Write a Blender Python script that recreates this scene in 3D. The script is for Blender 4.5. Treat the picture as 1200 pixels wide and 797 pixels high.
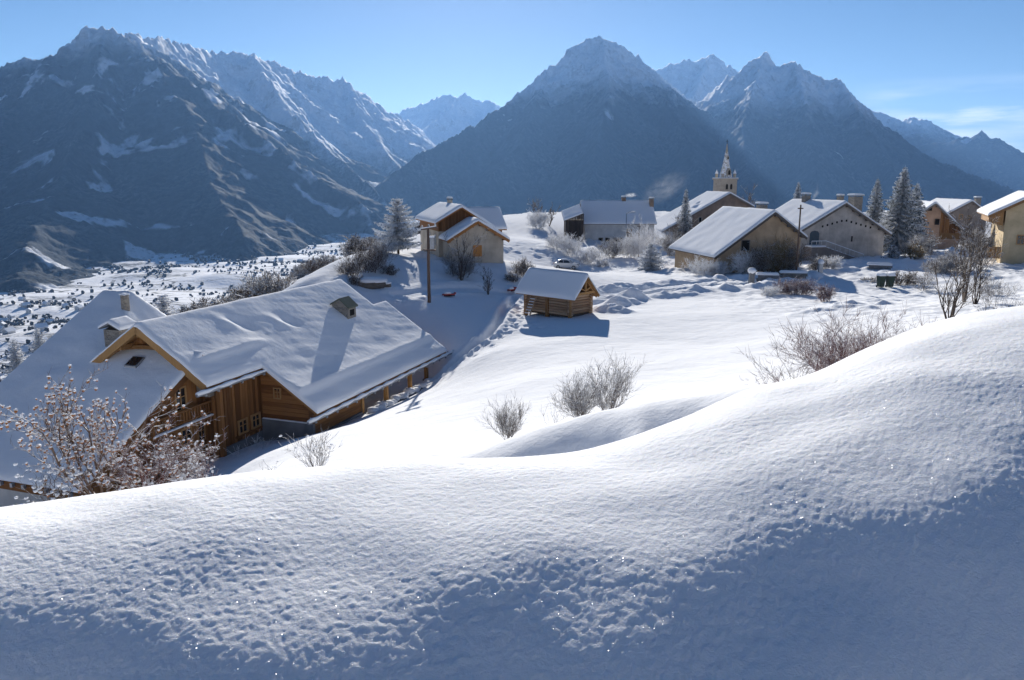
import bpy, math, random
import numpy as np
for o in list(bpy.data.objects): bpy.data.objects.remove(o)
scene = bpy.context.scene
COL = scene.collection
random.seed(7); RNG = np.random.default_rng(11)
R = math.radians

# ------------------------------------------------------------------ camera
F = 933.0; HY = 212.0
TH = math.atan((398.5 - HY) / F)
FW = np.array([0, math.cos(TH), -math.sin(TH)]); UP = np.array([0, math.sin(TH), math.cos(TH)])
cam = bpy.data.cameras.new('camera'); camo = bpy.data.objects.new('camera', cam); COL.objects.link(camo)
cam.sensor_width = 36.0; cam.lens = 36.0 * F / 1200.0
cam.clip_start = 0.05; cam.clip_end = 60000
camo.rotation_euler = (math.pi / 2 - TH, 0, 0)
scene.camera = camo

# ------------------------------------------------------------------ light and sky
SUN_AZ, SUN_EL = -3.0, 18.0
world = bpy.data.worlds.new('World'); scene.world = world; world.use_nodes = True
wn = world.node_tree; wn.nodes.clear()
def wnode(t, **k):
    n = wn.nodes.new(t)
    for a, b in k.items(): setattr(n, a, b)
    return n
sky = wnode('ShaderNodeTexSky', sky_type='NISHITA', sun_disc=False)
sky.sun_elevation = R(SUN_EL); sky.sun_rotation = R(SUN_AZ)
sky.altitude = 1500; sky.air_density = 1.0; sky.dust_density = 0.25; sky.ozone_density = 3.6
bg = wnode('ShaderNodeBackground'); bg.inputs[1].default_value = 0.040
wout = wnode('ShaderNodeOutputWorld')
# thin cloud streaks low over the right hand skyline
tc = wnode('ShaderNodeTexCoord'); sep = wnode('ShaderNodeSeparateXYZ'); wn.links.new(tc.outputs['Generated'], sep.inputs[0])
def wm(op, a, b=None, c=None, clamp=False):
    n = wnode('ShaderNodeMath', operation=op); n.use_clamp = clamp
    for i, v in enumerate((a, b, c)):
        if v is None: continue
        if isinstance(v, (int, float)): n.inputs[i].default_value = v
        else: wn.links.new(v, n.inputs[i])
    return n.outputs[0]
azr = wm('ARCTAN2', sep.outputs[0], sep.outputs[1])
elr = wm('ARCSINE', sep.outputs[2])
comb = wnode('ShaderNodeCombineXYZ')
wn.links.new(wm('MULTIPLY', azr, 3.0), comb.inputs[0]); wn.links.new(wm('MULTIPLY', elr, 26.0), comb.inputs[1])
cn = wnode('ShaderNodeTexNoise'); cn.inputs['Scale'].default_value = 1.6; cn.inputs['Detail'].default_value = 5; cn.inputs['Roughness'].default_value = 0.5
wn.links.new(comb.outputs[0], cn.inputs['Vector'])
def wramp(v, a, b):
    n = wnode('ShaderNodeMapRange'); n.interpolation_type = 'SMOOTHSTEP'
    n.inputs[1].default_value = a; n.inputs[2].default_value = b
    wn.links.new(v, n.inputs[0]); return n.outputs[0]
band = wm('MULTIPLY', wramp(elr, 0.112, 0.082), wramp(azr, 0.37, 0.46))
cl = wm('MULTIPLY', wramp(cn.outputs[0], 0.34, 0.62), band)
cl = wm('MULTIPLY', cl, 0.9)
# a small bright cloud behind the far saddle
ca = wm('MULTIPLY', wm('SUBTRACT', azr, 0.514), 22.0); ce = wm('MULTIPLY', wm('SUBTRACT', elr, 0.068), 95.0)
ce = wm('SUBTRACT', ce, wm('MULTIPLY', ca, 0.35))
rr = wm('ADD', wm('MULTIPLY', ca, ca), wm('MULTIPLY', ce, ce))
n2 = wnode('ShaderNodeTexNoise'); n2.inputs['Scale'].default_value = 9; n2.inputs['Detail'].default_value = 5
wn.links.new(comb.outputs[0], n2.inputs['Vector'])
puff = wramp(wm('ADD', rr, wm('MULTIPLY', n2.outputs[0], 1.6)), 1.75, 0.55)
tot = wm('MAXIMUM', cl, wm('MULTIPLY', puff, 0.85))
hs = wnode('ShaderNodeHueSaturation'); hs.inputs['Saturation'].default_value = 1.10; hs.inputs['Hue'].default_value = 0.504; wn.links.new(sky.outputs[0], hs.inputs['Color'])
mix = wnode('ShaderNodeMix', data_type='RGBA')
wn.links.new(tot, mix.inputs[0]); wn.links.new(hs.outputs[0], mix.inputs[6]); mix.inputs[7].default_value = (13.5, 13.9, 14.5, 1)
wn.links.new(mix.outputs[2], bg.inputs[0]); wn.links.new(bg.outputs[0], wout.inputs[0])

sun = bpy.data.lights.new('sun', 'SUN'); suno = bpy.data.objects.new('sun', sun); COL.objects.link(suno)
sun.energy = 5.0; sun.angle = R(0.55); sun.color = (1.0, 0.95, 0.87)
suno.rotation_euler = (R(90 - SUN_EL), 0, R(180 - SUN_AZ))
suno.location = (0, 0, 100)
vs = scene.view_settings
vs.view_transform = 'Standard'; vs.look = 'None'; vs.exposure = 0.80; vs.gamma = 1
scene.render.engine = 'CYCLES'
cy = scene.cycles
cy.max_bounces = 8; cy.diffuse_bounces = 3; cy.glossy_bounces = 2; cy.transmission_bounces = 3; cy.volume_bounces = 1; cy.transparent_max_bounces = 8
cy.use_denoising = True
try: cy.denoiser = 'OPENIMAGEDENOISE'
except Exception: pass
cy.volume_max_steps = 256
cy.caustics_reflective = False; cy.caustics_refractive = False

# ------------------------------------------------------------------ helpers
def ray(px, py): return FW + np.array([(px - 600) / F, 0, 0]) + (398.5 - py) / F * UP
def P(px, py, D): d = ray(px, py); return d * (D / d[1])
def pl(px, py, p, n): d = ray(px, py); return d * (np.dot(p, n) / np.dot(d, n))
def slope_of(py): d = ray(600, py); return d[2] / d[1]

def _hash(ix, iy, seed):
    h = (ix.astype(np.int64) * 374761393 + iy.astype(np.int64) * 668265263 + seed * 1442695041) & 0xffffffff
    h = ((h ^ (h >> 13)) * 1274126177) & 0xffffffff
    h = (h ^ (h >> 16)) & 0xffffffff
    return h / 4294967295.0
def vnoise(x, y, seed=0):
    x = np.asarray(x, float); y = np.asarray(y, float)
    ix = np.floor(x); iy = np.floor(y); fx = x - ix; fy = y - iy
    ux = fx * fx * fx * (fx * (fx * 6 - 15) + 10); uy = fy * fy * fy * (fy * (fy * 6 - 15) + 10)
    def g(a, b, dx, dy):
        t = _hash(a, b, seed) * (2 * np.pi); return np.cos(t) * dx + np.sin(t) * dy
    a = g(ix, iy, fx, fy); b = g(ix + 1, iy, fx - 1, fy); c = g(ix, iy + 1, fx, fy - 1); d = g(ix + 1, iy + 1, fx - 1, fy - 1)
    return 1.4 * ((a * (1 - ux) + b * ux) * (1 - uy) + (c * (1 - ux) + d * ux) * uy)
def fbm(x, y, oct=4, seed=0, gain=0.5):
    s = 0; a = 1.0
    for i in range(oct):
        s = s + a * vnoise(x * 2 ** i + 17.3 * i, y * 2 ** i - 9.1 * i, seed + i); a *= gain
    return s
def ridged(x, y, oct=4, seed=0, gain=0.5):
    s = 0; a = 1.0
    for i in range(oct):
        s = s + a * (1 - 2 * np.abs(vnoise(x * 2 ** i + 5.3 * i, y * 2 ** i + 3.7 * i, seed + i))); a *= gain
    return s
def sstep(a, b, x):
    t = np.clip((np.asarray(x, float) - a) / (b - a), 0, 1); return t * t * (3 - 2 * t)

def tag(o, label=None, cat=None, group=None, kind=None):
    if label: o['label'] = label
    if cat: o['category'] = cat
    if group: o['group'] = group
    if kind: o['kind'] = kind
    return o
def thing(name, label, cat, loc=(0, 0, 0), rz=0.0, group=None):
    o = bpy.data.objects.new(name, None); COL.objects.link(o); o.empty_display_size = 0.3
    o.location = [float(v) for v in loc]; o.rotation_euler = (0, 0, rz)
    return tag(o, label, cat, group)
def copy_tree(o, parent=None):
    c = o.copy(); COL.objects.link(c)
    if parent: c.parent = parent
    for ch in o.children: copy_tree(ch, c)
    return c
def mesh_np(name, V, Fq, m, smooth=True, parent=None, kind=None):
    me = bpy.data.meshes.new(name); V = np.asarray(V, np.float32); Fq = np.asarray(Fq, np.int32)
    n = Fq.shape[1]
    me.vertices.add(len(V)); me.vertices.foreach_set('co', V.ravel())
    me.loops.add(Fq.size); me.loops.foreach_set('vertex_index', Fq.ravel())
    me.polygons.add(len(Fq)); me.polygons.foreach_set('loop_start', np.arange(0, Fq.size, n, dtype=np.int32))
    try: me.polygons.foreach_set('loop_total', np.full(len(Fq), n, np.int32))
    except Exception: pass
    me.update(calc_edges=True)
    if smooth: me.polygons.foreach_set('use_smooth', np.ones(len(Fq), bool))
    me.materials.append(m)
    o = bpy.data.objects.new(name, me); COL.objects.link(o)
    if parent: o.parent = parent
    if kind: o['kind'] = kind
    return o
def grid_faces(nr, nc, mask=None):
    i = np.arange((nr - 1) * (nc - 1)); r = i // (nc - 1); c = i % (nc - 1)
    a = r * nc + c
    f = np.stack([a, a + 1, a + nc + 1, a + nc], 1)
    if mask is not None: f = f[mask.ravel()]
    return f

class MB:
    def __init__(s): s.v = []; s.f = []
    def add(s, vs, fs):
        b = len(s.v); s.v += [tuple(float(q) for q in p) for p in vs]; s.f += [tuple(b + i for i in f) for f in fs]; return s
    def box(s, x0, x1, y0, y1, z0, z1):
        vs = [(x, y, z) for z in (z0, z1) for y in (y0, y1) for x in (x0, x1)]
        return s.add(vs, [(0, 2, 3, 1), (4, 5, 7, 6), (0, 1, 5, 4), (2, 6, 7, 3), (0, 4, 6, 2), (1, 3, 7, 5)])
    def beam(s, a, b, w, h, up=(0, 0, 1)):
        a = np.array(a, float); b = np.array(b, float); d = b - a; d /= np.linalg.norm(d)
        up = np.array(up, float)
        if abs(d @ up) > 0.98: up = np.array([0, 1.0, 0])
        x = np.cross(d, up); x /= np.linalg.norm(x); y = np.cross(x, d)
        vs = []
        for p in (a, b):
            for (i, j) in ((-1, -1), (1, -1), (1, 1), (-1, 1)): vs.append(p + x * i * w / 2 + y * j * h / 2)
        return s.add(vs, [(0, 1, 2, 3), (7, 6, 5, 4), (0, 4, 5, 1), (1, 5, 6, 2), (2, 6, 7, 3), (3, 7, 4, 0)])
    def tube(s, pts, rad, n=6, caps=True):
        pts = [np.array(p, float) for p in pts]
        if not hasattr(rad, '__len__'): rad = [rad] * len(pts)
        b = len(s.v); x = None
        for i, p in enumerate(pts):
            d = pts[min(i + 1, len(pts) - 1)] - pts[max(i - 1, 0)]; d = d / (np.linalg.norm(d) + 1e-9)
            if x is None:
                x = np.cross(d, (0.3, 0.2, 1.0) if abs(d[2]) < 0.9 else (1.0, 0.1, 0))
            x = x - d * (x @ d); x /= np.linalg.norm(x) + 1e-9; y = np.cross(d, x)
            for k in range(n):
                a = 2 * math.pi * k / n; q = p + rad[i] * (math.cos(a) * x + math.sin(a) * y); s.v.append(tuple(q))
        for i in range(len(pts) - 1):
            for k in range(n):
                a = b + i * n + k; c = b + i * n + (k + 1) % n; s.f.append((a, c, c + n, a + n))
        if caps:
            s.f.append(tuple(b + k for k in range(n))[::-1]); e = b + (len(pts) - 1) * n; s.f.append(tuple(e + k for k in range(n)))
        return s
    def blob(s, c, r, sub=1, jit=0.15, sq=(1, 1, 1), rnd=random):
        vs, fs = ICO[sub]; b = len(s.v)
        for p in vs:
            k = r * (1 + rnd.uniform(-jit, jit)); s.v.append((c[0] + p[0] * k * sq[0], c[1] + p[1] * k * sq[1], c[2] + p[2] * k * sq[2]))
        s.f += [tuple(b + i for i in f) for f in fs]; return s
    def prism(s, poly, y0, y1, axis='y'):
        n = len(poly)
        if axis == 'y': vs = [(p[0], y0, p[1]) for p in poly] + [(p[0], y1, p[1]) for p in poly]
        elif axis == 'x': vs = [(y0, p[0], p[1]) for p in poly] + [(y1, p[0], p[1]) for p in poly]
        else: vs = [(p[0], p[1], y0) for p in poly] + [(p[0], p[1], y1) for p in poly]
        fs = [tuple(range(n))[::-1], tuple(range(n, 2 * n))] + [(i, (i + 1) % n, n + (i + 1) % n, n + i) for i in range(n)]
        return s.add(vs, fs)
    def build(s, name, m, parent=None, smooth=False, kind=None, fix=True):
        me = bpy.data.meshes.new(name); me.from_pydata(s.v, [], s.f); me.materials.append(m)
        if fix and len(s.f) < 6000:
            import bmesh
            bm = bmesh.new(); bm.from_mesh(me); bmesh.ops.recalc_face_normals(bm, faces=bm.faces); bm.to_mesh(me); bm.free()
        if smooth: me.polygons.foreach_set('use_smooth', np.ones(len(me.polygons), bool))
        me.update()
        o = bpy.data.objects.new(name, me); COL.objects.link(o)
        if parent: o.parent = parent
        if kind: o['kind'] = kind
        return o
def _ico():
    t = (1 + 5 ** .5) / 2
    v = [(-1, t, 0), (1, t, 0), (-1, -t, 0), (1, -t, 0), (0, -1, t), (0, 1, t), (0, -1, -t), (0, 1, -t), (t, 0, -1), (t, 0, 1), (-t, 0, -1), (-t, 0, 1)]
    f = [(0, 11, 5), (0, 5, 1), (0, 1, 7), (0, 7, 10), (0, 10, 11), (1, 5, 9), (5, 11, 4), (11, 10, 2), (10, 7, 6), (7, 1, 8), (3, 9, 4), (3, 4, 2), (3, 2, 6), (3, 6, 8), (3, 8, 9), (4, 9, 5), (2, 4, 11), (6, 2, 10), (8, 6, 7), (9, 8, 1)]
    v = [tuple(np.array(p) / np.linalg.norm(p)) for p in v]
    out = {1: (v, f)}
    v2 = list(v); f2 = []; mid = {}
    def m(a, b):
        k = (min(a, b), max(a, b))
        if k not in mid: q = np.array(v2[a]) + np.array(v2[b]); mid[k] = len(v2); v2.append(tuple(q / np.linalg.norm(q)))
        return mid[k]
    for a, b, c in f: ab, bc, ca = m(a, b), m(b, c), m(c, a); f2 += [(a, ab, ca), (b, bc, ab), (c, ca, bc), (ab, bc, ca)]
    out[2] = (v2, f2)
    out[0] = ([(1, 0, 0), (-1, 0, 0), (0, 1, 0), (0, -1, 0), (0, 0, 1), (0, 0, -1)], [(0, 2, 4), (2, 1, 4), (1, 3, 4), (3, 0, 4), (2, 0, 5), (1, 2, 5), (3, 1, 5), (0, 3, 5)])
    return out
ICO = _ico()

# ------------------------------------------------------------------ materials
class NT:
    def __init__(s, name, rough=0.8, spec=0.2):
        s.m = bpy.data.materials.new(name); s.m.use_nodes = True; s.t = s.m.node_tree
        s.b = s.t.nodes['Principled BSDF']; s.b.inputs['Roughness'].default_value = rough; s.b.inputs['Specular IOR Level'].default_value = spec
        s.out = s.t.nodes['Material Output']
    def n(s, t, **k):
        x = s.t.nodes.new(t)
        for a, b in k.items(): setattr(x, a, b)
        return x
    def link(s, a, b): s.t.links.new(a, b)
    def set(s, sock, v):
        if isinstance(v, (int, float)): sock.default_value = v
        elif isinstance(v, (tuple, list)): sock.default_value = v if len(v) != 3 or len(sock.default_value) == 3 else (*v, 1)
        else: s.link(v, sock)
    def pos(s, kind='Object', scale=(1, 1, 1)):
        if kind == 'World': o = s.n('ShaderNodeNewGeometry').outputs['Position']
        else: o = s.n('ShaderNodeTexCoord').outputs[kind]
        if scale != (1, 1, 1):
            m = s.n('ShaderNodeMapping'); s.link(o, m.inputs[0]); m.inputs['Scale'].default_value = scale; o = m.outputs[0]
        return o
    def noise(s, vec, scale, detail=4, rough=0.55, dist=0.0):
        x = s.n('ShaderNodeTexNoise'); x.inputs['Scale'].default_value = scale; x.inputs['Detail'].default_value = detail
        x.inputs['Roughness'].default_value = rough; x.inputs['Distortion'].default_value = dist; s.link(vec, x.inputs['Vector']); return x.outputs[0]
    def vor(s, vec, scale, feature='F1', out='Distance'):
        x = s.n('ShaderNodeTexVoronoi', feature=feature); x.inputs['Scale'].default_value = scale; s.link(vec, x.inputs['Vector']); return x.outputs[out]
    def ramp(s, v, a, b, lo=0.0, hi=1.0):
        x = s.n('ShaderNodeMapRange', interpolation_type='SMOOTHSTEP'); s.set(x.inputs[0], v); s.set(x.inputs[1], a); s.set(x.inputs[2], b); s.set(x.inputs[3], lo); s.set(x.inputs[4], hi); return x.outputs[0]
    def math(s, op, a, b=0.0, clamp=False):
        x = s.n('ShaderNodeMath', operation=op); x.use_clamp = clamp; s.set(x.inputs[0], a); s.set(x.inputs[1], b); return x.outputs[0]
    def mix(s, f, a, b):
        x = s.n('ShaderNodeMix', data_type='RGBA'); s.set(x.inputs[0], f); s.set(x.inputs[6], a); s.set(x.inputs[7], b); return x.outputs[2]
    def bump(s, h, strength=0.3, dist=0.02, prev=None):
        x = s.n('ShaderNodeBump'); s.set(x.inputs['Height'], h); x.inputs['Strength'].default_value = strength; x.inputs['Distance'].default_value = dist
        if prev is not None: s.link(prev, x.inputs['Normal'])
        return x.outputs[0]
    def xyz(s, vec):
        x = s.n('ShaderNodeSeparateXYZ'); s.link(vec, x.inputs[0]); return x.outputs
    def nz(s): return s.xyz(s.n('ShaderNodeNewGeometry').outputs['Normal'])[2]
    def rnd(s): return s.n('ShaderNodeObjectInfo').outputs['Random']
    def fin(s, col=None, nrm=None, rough=None):
        if col is not None: s.set(s.b.inputs['Base Color'], col)
        if nrm is not None: s.link(nrm, s.b.inputs['Normal'])
        if rough is not None: s.set(s.b.inputs['Roughness'], rough)
        return s.m
SNOW = (0.86, 0.87, 0.89)
def snow_mat(name, bs=12.0, bd=0.02, fine=60, sparkle=False):
    t = NT(name, 1.0, 0.0); p = t.pos('World')
    b = t.bump(t.noise(p, bs, 4, 0.65), 0.7, bd); b = t.bump(t.noise(p, fine, 3), 0.4, bd * 0.25, b)
    c = t.mix(t.noise(p, bs * 0.2, 3), (0.84, 0.855, 0.885), (0.88, 0.885, 0.895))
    m = t.fin(c, b)
    if sparkle:
        t.b.inputs['Subsurface Weight'].default_value = 0.45; t.b.inputs['Subsurface Radius'].default_value = (0.022, 0.026, 0.032); t.b.inputs['Subsurface Scale'].default_value = 1.0
        # ice facets: a few crystal cells turn their own way and glint in the sun
        v = t.n('ShaderNodeTexVoronoi'); v.inputs['Scale'].default_value = 300; t.link(p, v.inputs['Vector'])
        c3 = t.xyz(v.outputs['Color'])
        cv = t.n('ShaderNodeCombineXYZ')
        for i in range(3): t.link(t.math('SUBTRACT', c3[i], 0.5), cv.inputs[i])
        add = t.n('ShaderNodeVectorMath', operation='MULTIPLY_ADD'); t.link(cv.outputs[0], add.inputs[0]); add.inputs[1].default_value = (2.2, 2.2, 1.2)
        t.link(t.n('ShaderNodeNewGeometry').outputs['Normal'], add.inputs[2])
        nn = t.n('ShaderNodeVectorMath', operation='NORMALIZE'); t.link(add.outputs[0], nn.inputs[0])
        g = t.n('ShaderNodeBsdfGlossy'); g.inputs['Roughness'].default_value = 0.12; t.link(nn.outputs[0], g.inputs['Normal'])
        ms = t.n('ShaderNodeMixShader'); sel = t.ramp(t.vor(p, 300), 0.42, 0.30)
        t.link(t.math('MULTIPLY', sel, 0.007), ms.inputs[0]); t.link(t.b.outputs[0], ms.inputs[1]); t.link(g.outputs[0], ms.inputs[2])
        t.link(ms.outputs[0], t.out.inputs['Surface'])
    return m
M = {}
M['bank'] = snow_mat('bank_snow', 75.0, 0.006, 240, True)
M['ground'] = snow_mat('ground_snow', 1.3, 0.10, 6.0)
M['roofsnow'] = snow_mat('roof_snow', 3.0, 0.03, 22)
M['snow'] = snow_mat('snow', 9.0, 0.02, 50)
def wood_mat(name, c1, c2, axis='z', rough=0.75):
    t = NT(name, rough, 0.2); sc = {'z': (14, 14, 0.9), 'x': (0.9, 14, 14), 'y': (14, 0.9, 14)}[axis]
    p = t.pos('Object', sc); r = t.rnd()
    off = t.n('ShaderNodeVectorMath', operation='ADD'); t.link(p, off.inputs[0])
    cb = t.n('ShaderNodeCombineXYZ')
    for i in range(3): t.link(t.math('MULTIPLY', r, 37.0 + 11 * i), cb.inputs[i])
    t.link(cb.outputs[0], off.inputs[1]); v = off.outputs[0]
    n = t.noise(v, 1.0, 5, 0.6, 0.6)
    f = t.math('ADD', t.math('MULTIPLY', n, 0.9), t.math('MULTIPLY', t.math('SUBTRACT', r, 0.5), 0.7))
    c = t.mix(t.ramp(f, 0.1, 0.9), c1, c2)
    w = t.ramp(t.noise(t.pos('Object'), 0.7, 4), 0.55, 0.8, 0, 0.35)
    c = t.mix(w, c, (0.12, 0.095, 0.075))
    return t.fin(c, t.bump(n, 0.5, 0.01))
M['larch'] = wood_mat('larch', (0.13, 0.054, 0.018), (0.31, 0.143, 0.050))
M['larch_h'] = wood_mat('larch_horizontal', (0.17, 0.066, 0.020), (0.36, 0.158, 0.052), 'x')
M['larch_y'] = wood_mat('larch_long', (0.16, 0.07, 0.025), (0.36, 0.175, 0.062), 'y')
M['log_x'] = wood_mat('log_x', (0.28, 0.17, 0.10), (0.50, 0.35, 0.23), 'x')
M['log_y'] = wood_mat('log_y', (0.28, 0.17, 0.10), (0.50, 0.35, 0.23), 'y')
M['post'] = wood_mat('post', (0.22, 0.11, 0.04), (0.42, 0.235, 0.092))
M['darkwood'] = wood_mat('dark_wood', (0.030, 0.022, 0.018), (0.085, 0.06, 0.045))
M['greywood'] = wood_mat('grey_wood', (0.10, 0.085, 0.075), (0.22, 0.19, 0.16))
def plaster(name, c, var=0.12, stain=0.25):
    t = NT(name, 0.9, 0.1); p = t.pos('Object')
    n = t.noise(p, 0.6, 5, 0.6); d = tuple(x * (1 - var * 2) for x in c); u = tuple(min(1, x * (1 + var)) for x in c)
    col = t.mix(t.ramp(n, 0.3, 0.7), d, u)
    s = t.ramp(t.noise(t.pos('Object', (2.2, 2.2, 0.35)), 1.0, 4), 0.55, 0.75, 0, stain)
    col = t.mix(s, col, tuple(x * 0.55 for x in c))
    return t.fin(col, t.bump(t.noise(p, 14, 4), 0.4, 0.02))
M['tan'] = plaster('tan_plaster', (0.50, 0.43, 0.345))
M['ochre'] = plaster('ochre_plaster', (0.44, 0.325, 0.215))
M['gold'] = plaster('gold_plaster', (0.57, 0.45, 0.28))
M['grey'] = plaster('grey_plaster', (0.52, 0.47, 0.42), 0.14, 0.4)
M['dgrey'] = plaster('dark_grey_plaster', (0.26, 0.22, 0.19))
M['pink'] = plaster('pink_plaster', (0.52, 0.33, 0.22))
M['white'] = plaster('white_plaster', (0.62, 0.60, 0.57), 0.08, 0.15)
M['brown'] = plaster('brown_plaster', (0.28, 0.205, 0.155), 0.15, 0.35)
M['concrete'] = plaster('concrete', (0.20, 0.20, 0.205), 0.15, 0.3)
def stone_mat(name, c1, c2, mortar, scale=3.2):
    t = NT(name, 0.9, 0.15); p = t.pos('Object', (1, 1, 1.7))
    e = t.vor(p, scale, 'DISTANCE_TO_EDGE'); v = t.n('ShaderNodeTexVoronoi'); v.inputs['Scale'].default_value = scale; t.link(p, v.inputs['Vector'])
    col = t.mix(t.xyz(v.outputs['Color'])[0], c1, c2); col = t.mix(t.ramp(e, 0.0, 0.06), mortar, col)
    col = t.mix(t.ramp(t.noise(p, 6, 4), 0.4, 0.8, 0, 0.4), col, tuple(x * 0.6 for x in c1))
    return t.fin(col, t.bump(t.ramp(e, 0, 0.12), 0.8, 0.05))
M['stone'] = stone_mat('stone', (0.30, 0.27, 0.23), (0.20, 0.18, 0.16), (0.36, 0.33, 0.29))
M['lightstone'] = stone_mat('light_stone', (0.70, 0.62, 0.51), (0.55, 0.49, 0.41), (0.74, 0.69, 0.6), 2.4)
M['churchstone'] = stone_mat('church_stone', (0.46, 0.40, 0.325), (0.36, 0.31, 0.255), (0.45, 0.39, 0.31), 1.5)
def plain(name, c, rough=0.6, metal=0.0, spec=0.4, var=0.25, sc=5.0):
    t = NT(name, rough, spec); t.b.inputs['Metallic'].default_value = metal
    n = t.noise(t.pos('Object'), sc, 4)
    return t.fin(t.mix(n, tuple(x * (1 - var) for x in c), tuple(min(1, x * (1 + var)) for x in c)))
M['glass'] = plain('dark_glass', (0.018, 0.02, 0.024), 0.08, 0, 0.6)
M['frame'] = wood_mat('window_frame', (0.30, 0.16, 0.065), (0.46, 0.27, 0.12))
M['whiteframe'] = plain('white_frame', (0.55, 0.54, 0.52), 0.6)
M['zinc'] = plain('zinc', (0.32, 0.33, 0.35), 0.45, 0.6)
M['dark'] = plain('dark_opening', (0.022, 0.02, 0.019), 0.9, 0, 0.1)
M['lauze'] = plain('slate', (0.10, 0.115, 0.085), 0.8)
M['greydoor'] = plain('grey_door', (0.07, 0.095, 0.115), 0.6)
M['orange'] = plain('shutter', (0.50, 0.22, 0.06), 0.7)
M['carpaint'] = plain('silver_paint', (0.42, 0.45, 0.49), 0.28, 0.5, 0.5, 0.06)
M['tyre'] = plain('tyre', (0.02, 0.02, 0.02), 0.9)
M['red'] = plain('red_plastic', (0.42, 0.03, 0.03), 0.5)
M['lamp'] = plain('tail_lamp', (0.35, 0.02, 0.02), 0.3)
M['bin'] = plain('green_bin', (0.016, 0.035, 0.022), 0.55)
M['rock'] = plain('rock', (0.13, 0.115, 0.10), 0.9, 0, 0.1, 0.5, 4)
M['pole'] = wood_mat('pole_wood', (0.085, 0.055, 0.042), (0.17, 0.115, 0.085))
def twig_mat(name, c1, c2, cover, frost=0.0):
    # bark with snow and hoar frost lying on the upper sides
    t = NT(name, 0.85, 0.1); p = t.pos('World')
    n = t.noise(p, 5, 3); c = t.mix(n, c1, c2)
    up = t.ramp(t.math('ADD', t.nz(), t.math('MULTIPLY', t.math('SUBTRACT', t.noise(p, 9, 3), 0.5), 1.4)), 0.75 - cover, 1.05 - cover)
    up = t.math('MAXIMUM', up, t.ramp(t.noise(p, 3.0, 3), 0.75 - frost, 0.95 - frost)) if frost else up
    return t.fin(t.mix(up, c, SNOW))
M['twig_grey'] = twig_mat('frosted_grey_twigs', (0.10, 0.085, 0.075), (0.20, 0.17, 0.15), 0.55, 0.25)
M['twig_white'] = twig_mat('hoar_white_twigs', (0.17, 0.15, 0.14), (0.30, 0.27, 0.25), 0.8, 0.42)
M['twig_red'] = twig_mat('reddish_twigs', (0.10, 0.045, 0.042), (0.20, 0.10, 0.09), 0.42, 0.18)
M['twig_brown'] = twig_mat('brown_twigs', (0.075, 0.052, 0.038), (0.16, 0.115, 0.08), 0.30, 0.05)
M['twig_dark'] = twig_mat('dark_twigs', (0.045, 0.035, 0.03), (0.10, 0.078, 0.065), 0.35, 0.08)
M['twig_gold'] = twig_mat('golden_twigs', (0.13, 0.09, 0.035), (0.26, 0.185, 0.075), 0.15, 0.02)
M['bark'] = plain('bark', (0.065, 0.045, 0.035), 0.9, 0, 0.1, 0.4, 8)
M['needles'] = twig_mat('needles', (0.022, 0.034, 0.024), (0.050, 0.066, 0.045), 0.62, 0.36)
M['needles_frost'] = twig_mat('frosted_needles', (0.045, 0.058, 0.052), (0.10, 0.115, 0.105), 0.80, 0.44)
M['magnolia'] = twig_mat('snowy_magnolia_twigs', (0.085, 0.055, 0.042), (0.17, 0.115, 0.085), 0.46, 0.12)
M['pod'] = plain('seed_pods', (0.30, 0.135, 0.06), 0.8, 0, 0.1, 0.4, 12)
def mountain_mat(name, treeline, fade, spots, dark=(0.008, 0.015, 0.021), seed=0.0, clear=0.62, dust=0.20, rk=0.75):
    t = NT(name, 0.95, 0.05); p = t.pos('World'); z = t.xyz(p)[2]
    big = t.noise(p, 0.0011, 5, 0.6, 0.4); mid = t.noise(p, 0.006, 5, 0.65); fine = t.noise(p, 0.045, 4, 0.75); steep = t.nz()
    tl = t.math('ADD', z, t.math('MULTIPLY', t.math('SUBTRACT', mid, 0.5), 420)); tl = t.math('ADD', tl, t.math('MULTIPLY', t.math('SUBTRACT', big, 0.5), 300))
    alp = t.ramp(tl, treeline - fade, treeline + fade)
    rock = t.ramp(t.math('ADD', steep, t.math('MULTIPLY', t.math('SUBTRACT', fine, 0.5), 0.40)), 0.74, 0.56, 0, rk)
    rock = t.math('MULTIPLY', rock, t.ramp(mid, 0.46, 0.62))
    alpc = t.mix(rock, (0.84, 0.85, 0.87), (0.11, 0.105, 0.10))
    tree = t.ramp(fine, 0.42, 0.66)
    thin = t.ramp(t.noise(p, 0.0028, 4, 0.6), 0.40, 0.70)
    forest = t.mix(t.math('MULTIPLY', tree, t.math('ADD', dust * 0.35, t.math('MULTIPLY', thin, dust))), dark, (0.75, 0.77, 0.80))
    forest = t.mix(t.ramp(t.noise(p, 0.0045, 3), 0.45, 0.7, 0, 0.25), forest, (0.017, 0.019, 0.021))
    cl = t.ramp(t.noise(p, spots, 4, 0.5, 0.8), clear, clear + 0.05); cl = t.math('MULTIPLY', cl, t.ramp(fine, 0.25, 0.5))
    low = t.mix(t.math('MULTIPLY', cl, 0.75), forest, (0.78, 0.80, 0.84))
    edge = t.ramp(fine, 0.3, 0.7)
    col = t.mix(t.math('MULTIPLY', alp, t.math('ADD', 0.8, t.math('MULTIPLY', edge, 0.2))), low, alpc)
    b = t.bump(t.noise(p, 0.010, 5, 0.55), 0.6, 34); b = t.bump(fine, 0.5, 5, b)
    return t.fin(col, b)
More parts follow.
